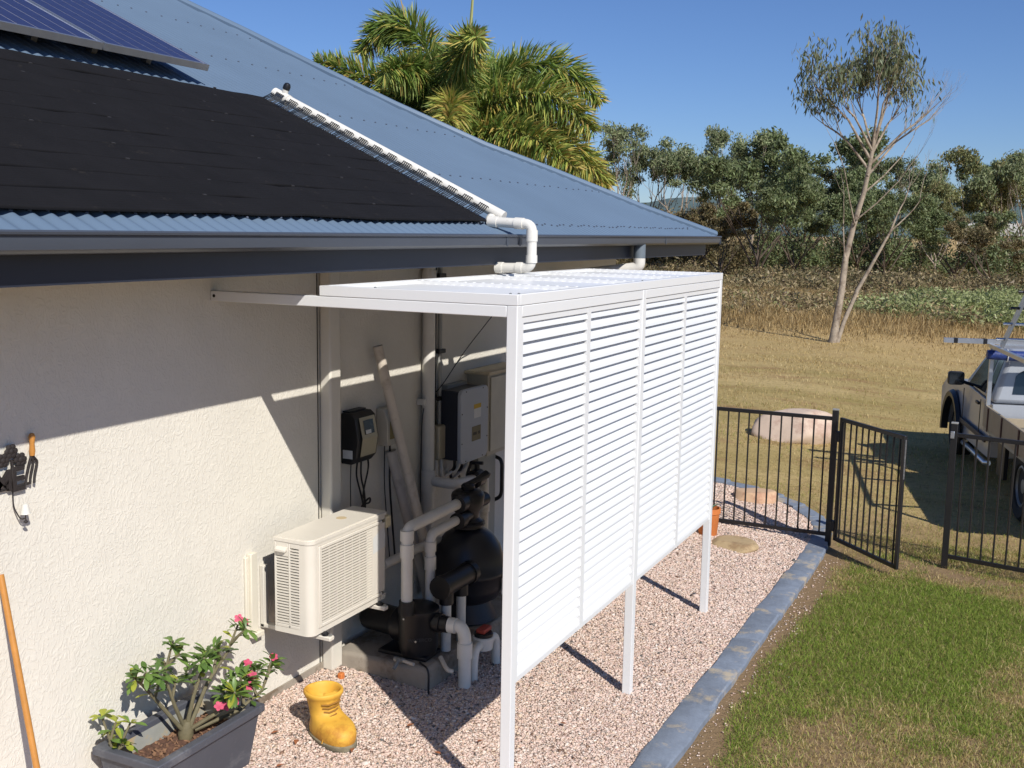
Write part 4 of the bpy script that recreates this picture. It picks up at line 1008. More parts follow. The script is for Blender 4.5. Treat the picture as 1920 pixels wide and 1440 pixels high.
def sand_filter():
    c = Vector((.46, 1.80, .216)); t = thing('sand_filter', 'large black round pool filter tank with multiport valve on top', 'pool filter', c)
    mb = MB(); mb.lathe([(.17, 0), (.185, .01), (.15, .09), (.14, .12), (.19, .15), (.222, .22), (.23, .30), (.236, .305), (.236, .325), (.23, .33), (.225, .40), (.20, .48), (.15, .55), (.09, .59), (.06, .60)], c, (0, 0, 1), 36); mb.build('tank', mat('tank_black', S(30, 33, 42), .38, var=.1, vscale=6), t, smooth=True, angle=60)
    mb = MB(); mb.lathe([(.075, .59), (.095, .60), (.095, .64), (.07, .66), (.075, .70), (.10, .74), (.105, .80), (.10, .815), (.08, .83), (.03, .835)], c+Vector((0, -.02, 0)), (0, 0, 1), 24)
    for a, z in ((-1.9, .70), (-1.2, .78)): pass
    v = mb.build('multiport_valve', M_black, t, smooth=True)
    for z, ex in ((.805, .13), (.705, .14)):
        mb = MB(); p = c+Vector((.02, -.06, z-.02)); mb.tube([p, p+Vector((.02, -ex-.02, 0))], .044, 16); mb.tube([p+Vector((.018, -ex+.03, 0)), p+Vector((.02, -ex-.03, 0))], .052, 16); mb.build('valve_port', M_black, t, smooth=True)
    mb = MB(); p = c+Vector((.02, .02, .70)); mb.tube([p+Vector((0, .04, .04)), p+Vector((0, .15, .04))], .044, 14); mb.build('valve_port', M_black, t, smooth=True)
    mb = MB(); mb.lathe([(.04, 0), (.045, .03), (.03, .045)], c+Vector((0, -.02, .83)), (0, 0, 1), 14); p = c+Vector((0, -.02, .865)); mb.tube([p+Vector((-.01, -.04, 0)), p+Vector((.02, .08, .018)), p+Vector((.04, .17, .038)), p+Vector((.045, .20, .034))], [.014, .018, .028, .014], 10); mb.build('valve_handle', M_black, t, smooth=True)
    mb = MB(); mb.tube([c+Vector((.1*math.cos(q), -.02+.1*math.sin(q), .625)) for q in np.linspace(0, 6.283, 20)], .012, 8); mb.build('clamp_ring', M_black, t, smooth=True)
    # sticker wrapped on the outer side
    mb = MB(); V = []; F = []
    for k in range(6):
        q = R(2+5*k); V += [tuple(c+Vector((.233*math.cos(q), .233*math.sin(q), .18))), tuple(c+Vector((.234*math.cos(q), .234*math.sin(q), .29)))]
    for k in range(5): F.append((2*k, 2*k+2, 2*k+3, 2*k+1))
    mb.add(V, F); mb.build('sticker', M_label, t)
sand_filter()
def pw(label, pts, r=.031, cps=(), m=None, rad=.055):
    t = thing('pvc_pipe', label, 'pipe', pts[0]); pipe('pipe', m or M_pvc, pts, r, t, rad)
    for a, b in cps: coupling(t, a, b, r*1.2, m or M_pvc)
    return t
pw('white pipe rising from the pump and bending right into the filter valve', [(.50, .99, .57), (.50, .99, 1.00), (.49, 1.60, 1.005)], .033, [((.50, .99, .83), (.50, .99, .91)), ((.50, .99, .93), (.50, .99, .99))])
pw('shorter white pipe rising beside the pump discharge into the lower valve port', [(.50, 1.25, .30), (.50, 1.25, .90), (.49, 1.61, .905)], .029, [((.50, 1.25, .80), (.50, 1.25, .86)), ((.50, 1.25, .69), (.50, 1.25, .77))])
pw('horizontal white pipe behind the two risers near the air conditioner', [(.30, 1.05, .74), (.30, 1.70, .73)], .027)
t = pw('white suction pipe elbowing from the pump union down into the gravel', [(.69, 1.12, .43), (.80, 1.13, .43), (.80, 1.13, .05)], .037, [((.80, 1.13, .25), (.80, 1.13, .34)), ((.70, 1.12, .43), (.745, 1.125, .43))], rad=.09)
t = thing('diverter_valve', 'black horizontal diverter valve on two short white risers before the filter', 'valve', (.60, 1.35, .216))
mb = MB(); mb.tube([(.61, 1.19, .615), (.61, 1.53, .61)], .062, 18); mb.tube([(.61, 1.17, .615), (.61, 1.215, .615)], .068, 18); mb.tube([(.61, 1.50, .61), (.61, 1.545, .61)], .07, 18); mb.build('body', M_black, t, smooth=True)
for yy in (1.25, 1.43):
    mb = MB(); mb.tube([(.61, yy, .58), (.61, yy, .50)], .042, 14); mb.build('socket', M_black, t, smooth=True)
    mb = MB(); mb.tube([(.61, yy, .51), (.61, yy, .216)], .029, 14); mb.build('riser', M_pvc, t, smooth=True)
t = thing('leaf_trap', 'small white check valve pot with red cap on bent pipes in the gravel', 'check valve', (.80, 1.42, .1))
mb = MB(); mb.lathe([(.03, 0), (.055, .012), (.06, .05), (.066, .085), (.06, .09)], (.78, 1.40, .195), (0, 0, 1), 20); mb.build('pot', M_pvc, t, smooth=True)
mb = MB(); mb.lathe([(.055, 0), (.058, .02), (.05, .026)], (.78, 1.40, .284), (0, 0, 1), 20); mb.build('black_lid', M_black, t, smooth=True)
mb = MB(); mb.box(.755, .81, 1.35, 1.45, .311, .338); mb.build('red_cap', M_red, t, bevel=.006)
pipe('front_leg', M_pvc, [(.78, 1.36, .25), (.80, 1.24, .245), (.80, 1.235, .04)], .027, t, .07)
pipe('rear_leg', M_pvc, [(.78, 1.44, .25), (.80, 1.52, .25), (.80, 1.53, .03)], .027, t, .05)
t = pw('white pipe with tee running down the wall behind the multiport valve', [(.22, 2.34, 1.0), (.22, 2.47, .99), (.22, 2.47, .5)], .031, [((.22, 2.47, .80), (.22, 2.47, .72))])
t = thing('wall_valve', 'small black union valve joining white pipes below the inverter', 'valve', (.24, 2.33, .98))
mb = MB(); mb.lathe([(.05, -.06), (.062, -.05), (.062, .03), (.05, .05)], (.24, 2.32, .99), (0, 1, .02), 16); mb.build('body', M_black, t, smooth=True)
mb = MB(); mb.tube([(.24, 2.32, 1.03), (.24, 2.32, 1.09)], .018, 10); mb.tube([(.20, 2.32, 1.09), (.28, 2.33, 1.095)], .012, 8); mb.build('handle', M_black, t, smooth=True)
t = pw('thin white drain pipe lying on the slab in front of the pump', [(.66, 1.10, .235), (.74, 1.03, .20), (.77, 1.05, .19)], .013, m=M_pvcold)
t = thing('garden_tap', 'short brass-grey tap with white stub lying on the slab edge', 'tap', (.52, .95, .22))
mb = MB(); mb.tube([(.44, .96, .235), (.50, .955, .235)], .016, 10); mb.tube([(.47, .95, .235), (.47, .90, .20)], .012, 8); mb.build('body', M_galv, t, smooth=True)
mb = MB(); mb.tube([(.50, .955, .235), (.575, .945, .232)], .010, 8); mb.build('stub', M_pvcold, t, smooth=True)
t = thing('earth_cable', 'black cable dropping over the slab corner into the gravel', 'cable', (.70, .95, .1))
mb = MB(); mb.tube(pipe_path([(.58, 1.0, .225), (.66, .945, .23), (.675, .94, .20), (.68, .93, .06)], .02), .006, 6); mb.build('wire', M_black, t, smooth=True)
mb = MB(); mb.box(.155, .185, .80, .835, .09, .15); o = mb.build('brick_chip', M_terra, None, bevel=.006); tag(o, 'small orange brick chip standing in the gravel by the slab', 'brick chip')

# ================================================================== BOOT PLANTER
def boot():
    c = Vector((.50, .23, h(.5, .23)-.004)); t = thing('boot_planter', 'yellow ceramic work boot planter standing on the gravel', 'boot planter', c)
    # cross-sections along the boot: local f = toe direction
    fd = Vector((.92, -.42, 0)).normalized(); sd = Vector((-fd.y, fd.x, 0))
    def ring(cf, cz, rf, rs_, tilt=0, n=28, pw_=2.2):
        P = []
        for k in range(n):
            q = 2*math.pi*k/n; ca, sa = math.cos(q), math.sin(q)
            a = math.copysign(abs(ca)**(2/pw_), ca)*rf; b = math.copysign(abs(sa)**(2/pw_), sa)*rs_
            P.append(c+fd*(cf+a)+sd*b+Vector((0, 0, cz+tilt*a)))
        return P
    n = 28
    # outer skin of shaft + heel + toe as stacked horizontal rings: foot rings are long, shaft rings short
    rings = [ring(.045, .022, .162, .086), ring(.048, .042, .167, .092), ring(.050, .062, .165, .093), ring(.046, .082, .154, .090), ring(.026, .100, .128, .085), ring(-.010, .116, .092, .079),
             ring(-.034, .136, .077, .075), ring(-.040, .162, .077, .077), ring(-.042, .188, .082, .083), ring(-.042, .208, .089, .090), ring(-.042, .218, .097, .098), ring(-.042, .230, .100, .101), ring(-.042, .240, .097, .098), ring(-.042, .243, .088, .088),
             ring(-.042, .234, .080, .080), ring(-.040, .19, .068, .068), ring(-.038, .15, .060, .058), ring(-.036, .14, .01, .01)]
    # blunt raised toe cap
    for i, rg in enumerate(rings[:5]):
        for k, p in enumerate(rg):
            f = (p-c).dot(fd)
            if f > .06: p += Vector((0, 0, .018*min((f-.06)/.06, 1)*(i/4)))
    V = [p for rg in rings for p in rg]; F = []
    for i in range(len(rings)-1):
        for k in range(n): F.append((i*n+k, i*n+(k+1) % n, (i+1)*n+(k+1) % n, (i+1)*n+k))
    mb = MB(); mb.add(V, F); u = mb.build('upper', M_boot, t, smooth=True, angle=80)
    s = u.modifiers.new('sub', 'SUBSURF'); s.levels = 1; s.render_levels = 2
    sole = [ring(.045, .0, .166, .088), ring(.045, .004, .171, .093), ring(.045, .026, .171, .094), ring(.045, .030, .165, .089)]
    V = [p for rg in sole for p in rg]; F = [tuple(range(n))[::-1], tuple(range(3*n, 4*n))]
    for i in range(3):
        for k in range(n): F.append((i*n+k, i*n+(k+1) % n, (i+1)*n+(k+1) % n, (i+1)*n+k))
    mb = MB(); mb.add(V, F); mb.build('sole', M_bootsole, t, smooth=True, angle=50)
    # tongue and laces
    tg = [(.037, .135, .045), (.039, .168, .05), (.046, .203, .056), (.052, .232, .05), (.040, .248, .036)]
    V = []; F = []
    for (f, z, w) in tg:
        for b in (-1, -.5, 0, .5, 1): V.append(tuple(c+fd*(f-.018*b*b)+sd*b*w+Vector((0, 0, z))))
    for i in range(4):
        for k in range(4): F.append((i*5+k, i*5+k+1, i*5+k+6, i*5+k+5))
    mb = MB(); mb.add(V, F); o = mb.build('tongue', M_boot, t, smooth=True); so_ = o.modifiers.new('s', 'SOLIDIFY'); so_.thickness = .008
    lm = mat('lace_ochre', S(150, 106, 40), .8, var=.1)  # laces in a darker ochre than the boot
    for z, f, w in ((.130, .050, .034), (.150, .044, .040), (.170, .042, .046), (.191, .047, .052)):
        mb = MB(); mb.tube([c+fd*(f-.012)+sd*(-w)+Vector((0, 0, z)), c+fd*(f+.004)+sd*(-w*.4)+Vector((0, 0, z-.002)), c+fd*(f+.004)+sd*(w*.4)+Vector((0, 0, z+.002)), c+fd*(f-.012)+sd*w+Vector((0, 0, z))], .0045, 8); mb.build('lace', lm, t, smooth=True)
    mb = MB(); pts = [c+fd*(.095+.02*math.cos(a))+sd*(.091*math.sin(a))+Vector((0, 0, .098*math.cos(a)+.012)) for k, a in enumerate(np.linspace(-1.45, 1.45, 15))]; mb.tube(pts, .003, 6); mb.build('toe_seam', M_boot, t, smooth=True)
boot()

# ================================================================== RECTANGULAR PLANTER
def planter():
    x0, x1, y0, y1, zt = .045, .425, -.86, -.165, .42; zb = h(.2, -.5)-.005
    t = thing('planter_box', 'long charcoal plastic planter trough standing against the wall', 'planter', (.235, -.5, zb))
    def rect(e, z): return [(x0-e, y0-e, z), (x1+e, y0-e, z), (x1+e, y1+e, z), (x0-e, y1+e, z)]
    lv = [rect(-.055, zb), rect(-.02, zt-.045), rect(-.018, zt-.04), rect(.0, zt-.038), rect(.0, zt), rect(-.042, zt), rect(-.046, zt-.03)]
    V = [p for l in lv for p in l]; F = [(3, 2, 1, 0)]
    for i in range(len(lv)-1):
        for k in range(4): F.append((i*4+k, i*4+(k+1) % 4, (i+1)*4+(k+1) % 4, (i+1)*4+k))
    mb = MB(); mb.add(V, F); mb.build('trough', M_pot, t, bevel=.006)
    lv = [rect(-.0465, zt-.028), rect(-.07, zt-.15)]; V = [p for l in lv for p in l]; F = [(k, (k+1) % 4, 4+(k+1) % 4, 4+k) for k in range(4)]
    mb = MB(); mb.add(V, F); mb.build('inner_wall', M_potin, t)
    r = np.random.default_rng(6); g = 22; V = []; F = []
    for i in range(g):
        for j in range(g): V.append((x0+.06+(x1-x0-.12)*i/(g-1), y0+.06+(y1-y0-.12)*j/(g-1), zt-.10+r.normal(0, .006)))
    for i in range(g-1):
        for j in range(g-1): F.append((i*g+j, (i+1)*g+j, (i+1)*g+j+1, i*g+j+1))
    mb = MB(); mb.add(V, F); mb.build('soil', M_soil, t)
    n = 220; mb = MB()
    for i in range(n):
        p = (r.uniform(x0+.06, x1-.06), r.uniform(y0+.06, y1-.06), zt-.095); a = Vector(r.normal(size=3)).normalized(); b = a.orthogonal().normalized(); mb.tbox(p, a, b, a.cross(b), r.uniform(.004, .013), r.uniform(.002, .006), .002)
    o = mb.build('bark_chips', mat('bark_chip', S(128, 96, 72), .9, var=.4, vscale=40), t); o['kind'] = 'stuff'
planter()

# plant leaves
def leaf(mb, base, d, L, W, up_=Vector((0, 0, 1)), fold=.25, droop=.25):
    d = Vector(d).normalized(); s = d.cross(up_); s = s.normalized() if s.length > 1e-3 else d.orthogonal().normalized(); n_ = s.cross(d)
    rows = [(0, .06), (.3, .5), (.62, 1.), (.86, .75), (1, .08)]; V = []
    for (f, w) in rows:
        c = Vector(base)+d*L*f-n_*droop*L*f*f
        V += [c-s*W*w*.5+n_*fold*W*w*.5, c, c+s*W*w*.5+n_*fold*W*w*.5]
    F = []
    for i in range(4): F += [(3*i, 3*i+1, 3*i+4, 3*i+3), (3*i+1, 3*i+2, 3*i+5, 3*i+4)]
    mb.add(V, F)
ML = [mat('leaf_green_dark', S(84, 112, 52), .42, var=.15, vscale=25, trans=.2), mat('leaf_green', S(110, 138, 66), .42, var=.15, vscale=25, trans=.2), mat('leaf_lime', S(160, 166, 62), .45, var=.15, vscale=25, trans=.2)]
M_petal = mat('pink_petal', S(216, 84, 116), .6, var=.2, vscale=60, trans=.25)
M_petalw = mat('pale_petal', S(236, 190, 196), .6, var=.15, vscale=60, trans=.25)
M_stem = mat('grey_stem', S(112, 104, 78), .75, var=.2, vscale=30)
def adenium():
    b = Vector((.20, -.46, .325)); t = thing('desert_rose', 'desert rose shrub with pink flowers growing in the charcoal trough', 'shrub', b)
    r = random.Random(12); ends = []
    mb = MB(); mb.lathe([(.03, -.01), (.036, .02), (.03, .05), (.018, .08)], b, (.1, .1, 1), 14); mb.build('caudex', M_stem, t, smooth=True)
    br = [((0, 0, .05), (.0, -.06, .22), (-.02, -.10, .42), (-.01, -.05, .60)), ((0, .01, .06), (.02, .04, .24), (.03, .10, .40), (.02, .13, .47)), ((.02, .02, .05), (.10, .16, .13), (.14, .27, .20), (.16, .33, .30)),
          ((.02, .0, .05), (.03, .12, .28), (.05, .24, .42), (.04, .33, .55)), ((.0, -.02, .06), (-.04, -.12, .26), (-.05, -.2, .40), (-.06, -.24, .46)), ((.02, .01, .05), (.12, .08, .14), (.18, .17, .22), (.20, .22, .30)), ((.03, .03, .04), (.14, .2, .1), (.18, .33, .17), (.16, .42, .30))]
    for P in br:
        mb = MB(); pts = [b+Vector((p[0], p[1], p[2]*.8)) for p in P]; sm = []
        for i in range(3):
            for k in range(4): sm.append(pts[i].lerp(pts[i+1], k/4))
        sm.append(pts[-1]); mb.tube(sm, [.0105*(1-.6*i/len(sm)) for i in range(len(sm))], 8); mb.build('branch', M_stem, t, smooth=True)
        ends.append((pts[-1], (pts[-1]-pts[-2]).normalized()))
        for k in range(6, len(sm)):
            for kk in range(2):
                a = r.uniform(0, 6.283); dd = Vector((math.cos(a), math.sin(a), r.uniform(.1, .8))); mb = MB(); leaf(mb, sm[k], dd, r.uniform(.045, .075), r.uniform(.018, .027)); mb.build('leaf', ML[r.choice((0, 1, 1, 2)) if r.random() < .4 else r.choice((0, 1))], t, smooth=True)
        for k in range(3):
            s = sm[5+2*k]; d = Vector((r.uniform(-1, 1), r.uniform(-1, 1), r.uniform(.6, 1.2))).normalized(); e = s+d*r.uniform(.07, .13)
            mb = MB(); mb.tube([s, s.lerp(e, .5)+Vector((0, 0, .005)), e], [.008, .0065, .005], 6); mb.build('twig', M_stem, t, smooth=True); ends.append((e, d))
    for i, (p, d) in enumerate(ends):
        for k in range(r.randint(10, 15)):
            a = r.uniform(0, 6.283); o1 = d.orthogonal().normalized(); o2 = d.cross(o1); dd = d*r.uniform(.15, .9)+(o1*math.cos(a)+o2*math.sin(a))
            mb = MB(); leaf(mb, p-d*r.uniform(0, .035), dd, r.uniform(.05, .088), r.uniform(.02, .031)); mb.build('leaf', ML[0 if r.random() < .4 else (1 if r.random() < .85 else 2)], t, smooth=True)
    FL = [Vector((.04, .335, .585)), Vector((.06, .35, .56)), Vector((.17, .43, .33)), Vector((.20, .235, .315)), Vector((.21, .20, .27)), Vector((.17, .09, .19)), Vector((.19, .12, .21)), Vector((.15, .06, .2)), Vector((.12, .30, .34))]
    for i, f in enumerate(FL):
        c = b+Vector((f.x, f.y, f.z*.8)); ax = Vector((r.uniform(.2, .9), r.uniform(-.9, .1), r.uniform(.2, .8))).normalized(); o1 = ax.orthogonal().normalized(); o2 = ax.cross(o1)
        fl = MB(); fl.tube([c-ax*.03, c], [.003, .007], 8); fo = fl.build('flower', M_petalw, t, smooth=True)
        for k in range(5):
            q = 2*math.pi*k/5+i; mb = MB(); leaf(mb, c, (o1*math.cos(q)+o2*math.sin(q))+ax*.35, .023, .019, ax, .1, .2); mb.build('petal', M_petal, fo, smooth=True)
adenium()
def succulent():
    b = Vector((.11, -.80, .345)); t = thing('small_succulent', 'small lime-leaved seedling at the near end of the charcoal trough', 'plant', b)
    r = random.Random(5); ends = []
    for P in (((0, 0, 0), (-.01, -.01, .10), (-.03, -.03, .21)), ((0, .0, 0), (.02, .03, .08), (.03, .07, .15)), ((0, 0, 0), (.02, -.01, .05), (.05, .02, .08)), ((-.01, -.01, .08), (.0, .0, .14), (.0, .02, .17))):
        pts = [b+Vector(p) for p in P]; mb = MB(); mb.tube(pts, [.007, .006, .0045], 7); mb.build('stem', M_stem, t, smooth=True); ends.append((pts[-1], (pts[-1]-pts[-2]).normalized()))
        ends.append((pts[1], Vector((r.uniform(-1, 1), r.uniform(-1, 1), .8)).normalized()))
    for p, d in ends:
        for k in range(6):
            a = r.uniform(0, 6.283); o1 = d.orthogonal().normalized(); o2 = d.cross(o1); dd = d*.45+(o1*math.cos(a)+o2*math.sin(a))
            mb = MB(); leaf(mb, p, dd, r.uniform(.045, .075), r.uniform(.024, .036)); mb.build('leaf', ML[1 if r.random() < .55 else 2], t, smooth=True)
succulent()

# ================================================================== WALL SIGN, STICK
def sign():
    t = thing('welcome_sign', 'black cast-iron welcome sign with garden fork and bell hanging on the wall', 'sign', (.004, -1.1, 1.66))
    def text(ch, y, z, size, rot=0):
        cu = bpy.data.curves.new('letter', 'FONT'); cu.body = ch; cu.size = size; cu.extrude = .005; cu.offset = .0012; cu.align_x = 'CENTER'; cu.bevel_depth = .0015
        to = bpy.data.objects.new('tmp', cu); link(to); dg = bpy.context.evaluated_depsgraph_get(); me = bpy.data.meshes.new_from_object(to.evaluated_get(dg)); bpy.data.objects.remove(to)
        me.materials.clear(); me.materials.append(M_iron)
        o = addobj('letter', me, t); rm = Matrix(((0, 0, 1), (1, 0, 0), (0, 1, 0))).to_4x4()
        o.matrix_local = Matrix.Translation(Vector((.018, y, z))-ORG[t]) @ rm @ Matrix.Rotation(rot, 4, 'Z')
    word = 'WELCOME'; ys = [-1.545, -1.465, -1.40, -1.345, -1.285, -1.215, -1.145]
    for ch, y, dz, sz in zip(word, ys, (0, 0, .004, -.002, -.004, .0, -.008), (.12, .12, .12, .12, .115, .115, .135)): text(ch, y, 1.625+dz, sz)
    mb = MB(); mb.tube([(.012, -1.58, 1.635), (.012, -1.3, 1.628), (.012, -1.09, 1.632)], .006, 8); mb.build('bar', M_iron, t)
    for (y, z) in ((-1.205, 1.745), (-1.165, 1.775), (-1.125, 1.735)):     # flower heads along the top
        f = MB(); f.lathe([(.012, 0), (.012, .008), (.005, .012)], (.012, y, z), (1, 0, 0), 10); fo = f.build('flower_head', M_iron, t, smooth=True)
        for k in range(6):
            q = k*math.pi/3; mb = MB(); mb.lathe([(.012, 0), (.012, .005), (.007, .008)], (.012, y+.018*math.cos(q), z+.018*math.sin(q)), (1, 0, 0), 10); mb.build('petal', M_iron, fo, smooth=True)
    mb = MB(); mb.tube([(.014, -1.165, 1.74), (.014, -1.16, 1.70)], .006, 6); mb.build('flower_stalk', M_iron, t)
    # garden fork
    mb = MB()
    for k, y in enumerate((-1.098, -1.078, -1.058)): mb.tube(pipe_path([(.016, -1.073, 1.745), (.016, y+.012, 1.715), (.016, y-.004, 1.665), (.02, y-.012, 1.63)], .012), [.0055]*0 or .0055, 7)
    mb.build('fork_tines', M_iron, t, smooth=True)
    mb = MB(); mb.lathe([(.010, 0), (.012, .02), (.0095, .05), (.013, .075), (.009, .088), (.003, .091)], (.018, -1.071, 1.742), (0, .03, 1), 14); mb.build('fork_handle', M_wood, t, smooth=True)
    mb = MB(); mb.tube(pipe_path([(.012, -1.165, 1.63), (.012, -1.165, 1.55), (.03, -1.15, 1.50), (.045, -1.142, 1.505)], .02), .0028, 6); mb.build('bell_hanger', M_iron, t, smooth=True)
    mb = MB(); mb.lathe([(.004, .03), (.012, .026), (.016, .010), (.018, -.006), (.021, -.012), (.019, -.013)], (.045, -1.138, 1.535), (0, 0, 1), 16); mb.build('bell', M_pvc, t, smooth=True)
    mb = MB(); mb.tube([(.045, -1.138, 1.523), (.045, -1.138, 1.495)], .002, 6); mb.lathe([(.003, 0), (.01, .006), (.003, .014)], (.045, -1.138, 1.484), (0, 0, 1), 10); mb.build('clapper', M_iron, t, smooth=True)
sign()
t = thing('broom_handle', 'varnished wooden broom handle leaning on the wall at the left edge', 'broom handle', (.30, -1.31, .2))
mb = MB(); mb.tube([(.34, -1.318, .18), (.02, -1.245, 1.30)], .0125, 14); mb.build('handle', M_wood, t, smooth=True)

# ================================================================== GARDEN EDGING, STONES
def edging():
    t = thing('garden_edging', 'blue-grey painted concrete edging strip between gravel and lawn', 'edging', (2.0, 0, 0)); r = np.random.default_rng(3)
    inn = np.array(EDGE_IN); out = np.array(EDGE_OUT)
    d = np.concatenate([[0], np.cumsum(np.hypot(*np.diff(inn, axis=0).T))]); tot = d[-1]
    s = 0.; first = True
    while s < tot-.2:
        L = r.uniform(.52, .66) if s < 7.8 else r.uniform(.28, .36)
        if s < 1.2: L = 1.2
        e = min(s+L, tot); g = .004
        def at(arr, q): return np.array([np.interp(q, d, arr[:, 0]), np.interp(q, d, arr[:, 1])])
        a, b = at(inn, s+g), at(inn, e-g); c, f = at(out, e-g), at(out, s+g); j = r.uniform(-.004, .004, 4); m_ = (a+b+c+f)/4; zt = h(*m_)+.019+r.normal(0, .003)
        nn = 5; V = []; F = []
        for k in range(nn):
            u_ = k/(nn-1); p = a*(1-u_)+b*u_; q = f*(1-u_)+c*u_; w = r.normal(0, .004, 2)
            V += [(p[0]+w[0], p[1], -.08), (p[0]+w[0]*1.3, p[1], zt-.006), (p[0]+.012, p[1], zt), (q[0]-.014, q[1], zt), (q[0]+w[1]*1.6, q[1], zt-.008), (q[0]+w[1], q[1], -.08)]
        for k in range(nn-1):
            for i in range(5): F.append((k*6+i, k*6+i+1, (k+1)*6+i+1, (k+1)*6+i))
        F += [(5, 4, 3, 2, 1, 0), tuple((nn-1)*6+i for i in range(6))]
        mb = MB(); mb.add(V, F); mb.build('edging_block', M_edge, t, smooth=True, angle=30); s = e
edging()
def rock(name, label, cat, c, rx, ry, rz, m, seed, rot=0, flat=0, sub=3, amp=.16):
    bm = bmesh.new(); bmesh.ops.create_icosphere(bm, subdivisions=sub+1, radius=1); r = np.random.default_rng(seed); K = r.normal(size=(10, 3)); ph = r.uniform(0, 6, 10); PL = [(v_/np.linalg.norm(v_), d_) for v_, d_ in zip(r.normal(size=(14, 3)), r.uniform(.72, .98, 14))]
    for v in bm.verts:
        p = np.array(v.co); f = 1+amp*sum(math.sin(K[i]@p*(1.2+.35*i)+ph[i])/(1+.5*i) for i in range(10))*.6
        q = p*f
        for nn_, dd_ in PL:
            if nn_[2] < 0: continue
            e_ = q@nn_-dd_
            if e_ > 0: q = q-nn_*e_*.88
        q[2] = max(q[2], -.6)
        if flat: q[2] = min(q[2], flat+.06*q[2])
        v.co = (q[0]*rx, q[1]*ry, q[2]*rz)
    me = bpy.data.meshes.new(name); bm.to_mesh(me); bm.free(); me.materials.append(m)
    for p in me.polygons: p.use_smooth = True
    o = addobj(name, me); o.location = c; o.rotation_euler = (0, 0, rot); tag(o, label, cat); return o
rock('boulder', 'large pinkish rounded boulder on the dry grass behind the pool fence', 'boulder', (.80, 10.35, .07), .62, .42, .32, M_boulder, 21, .12, 0, 3, .2)
rock('stepping_stone', 'flat tan stepping stone on the gravel in front of the fence', 'stone', (1.385, 4.93, h(1.38, 4.93)+.01), .205, .17, .075, M_sand2, 9, -.1, .55, 3, .10)
rock('stepping_stone', 'orange-pink flat stone on the gravel behind the fence bars', 'stone', (1.13, 6.72, h(1.13, 6.72)+.02), .225, .2, .13, M_sand, 14, .2, .5, 3, .12)
# terracotta pot with agave, mostly behind the far post
t = thing('terracotta_pot', 'orange terracotta pot half hidden behind the far enclosure post', 'pot', (1.08, 5.14, h(1.08, 5.1)))
mb = MB(); mb.lathe([(.075, 0), (.082, .01), (.098, .20), (.10, .205), (.107, .21), (.107, .252), (.096, .254), (.086, .21), (.05, .2)], (1.09, 5.14, h(1.08, 5.1)-.01), (0, 0, 1), 22); mb.build('pot', M_terra, t, smooth=True)
t2 = thing('agave_plant', 'blue-green spiky rosette growing in the terracotta pot', 'plant', (1.08, 5.14, h(1.08, 5.1)+.2)); r_ = random.Random(2); ag = mat('agave_leaf', S(104, 136, 112), .5, var=.1)
for k in range(11):
    a = k*2.4; mb = MB(); leaf(mb, (1.08, 5.14, h(1.08, 5.1)+.2), (math.cos(a), math.sin(a), r_.uniform(.3, 1.3)), r_.uniform(.10, .16), .03); mb.build('leaf', ag, t2, smooth=True)
r_ = random.Random(1); k = 0
LV = [(1.05, .35, .9), (.72, .12, 1.1), (1.2, .6, .8), (.95, -.02, 1.), (.45, .03, 1.2), (.3, .1, 1.), (1.45, 1.0, .8), (.22, .62, .9), (.82, .55, 1.), (1.3, .25, .7), (.6, -.35, 1.1), (.52, -.15, .9)]
LVL = ['inside the shadow edge of the front post', 'right of the boot toe', 'just behind the front post shadow', 'in front of the boot shadow tip', 'left of the boot sole', 'between boot and planter', 'under the louvre panel', 'close to the wall footing', 'between boot and slab', 'beside the front post', 'nearest the bottom edge of the picture', 'in front of the boot sole']
for i, (x, y, s) in enumerate(LV):
    mb = MB(); z = h(x, y)+.02; leaf(mb, (x, y, z), (math.cos(i*2.1), math.sin(i*2.1), .25), .045*s, .022*s); o = mb.build('fallen_leaf', mat('dead_leaf', S(150, 92, 58), .8, var=.2), None, smooth=True); tag(o, 'brown dead leaf on the gravel '+LVL[i], 'leaf', 'dead leaves scattered on the gravel')

# ================================================================== POOL FENCE AND GATE
def fence_panel(name, label, cat, A, B, zt, zb, n, posts, zp0=-.055, tilt=0, stile=False):
    A, B = Vector((*A, 0)), Vector((*B, 0)); d = (B-A); L = d.length; d.normalize(); s = Vector((-d.y, d.x, 0)); Z = Vector((0, 0, 1))
    t = thing(name, label, cat, (A.x, A.y, zp0))
    for z in (zt, zb):
        mb = MB(); mb.tbox((A+B)/2+Z*z, d, s, Z, L/2, .0125, .0165); mb.build('rail', M_fence, t, bevel=.002)
    for i in range(n):
        p = A+d*L*(i+.6)/(n+.2); mb = MB(); j = random.uniform(-.003, .003); mb.tube([p+Z*(zb+.012)+d*j, p+Z*(zt-.012)-d*j], .0078, 8); mb.build('picket', M_fence, t, smooth=True)
    if stile:
        for p in (A, B):
            mb = MB(); mb.tbox(p+Z*(zt+zb)/2, d, s, Z, .0165, .0125, (zt-zb)/2+.016); mb.build('stile', M_fence, t, bevel=.002)
    for p in posts:
        mb = MB(); mb.box(p[0]-.025, p[0]+.025, p[1]-.025, p[1]+.025, zp0-.05, 1.15); po = mb.build('post', M_fence, t, bevel=.002)
        mb = MB(); mb.box(p[0]-.027, p[0]+.027, p[1]-.027, p[1]+.027, 1.151, 1.162); mb.build('post_cap', mat('cap_grey', S(150, 148, 142), .5, var=.1), po, bevel=.002)
    return t
fence_panel('pool_fence', 'black pool fence panel crossing the gravel between enclosure and gate post', 'fence', (.10, 5.56), (2.04, 5.585), 1.075, .03, 20, [(2.065, 5.585)])
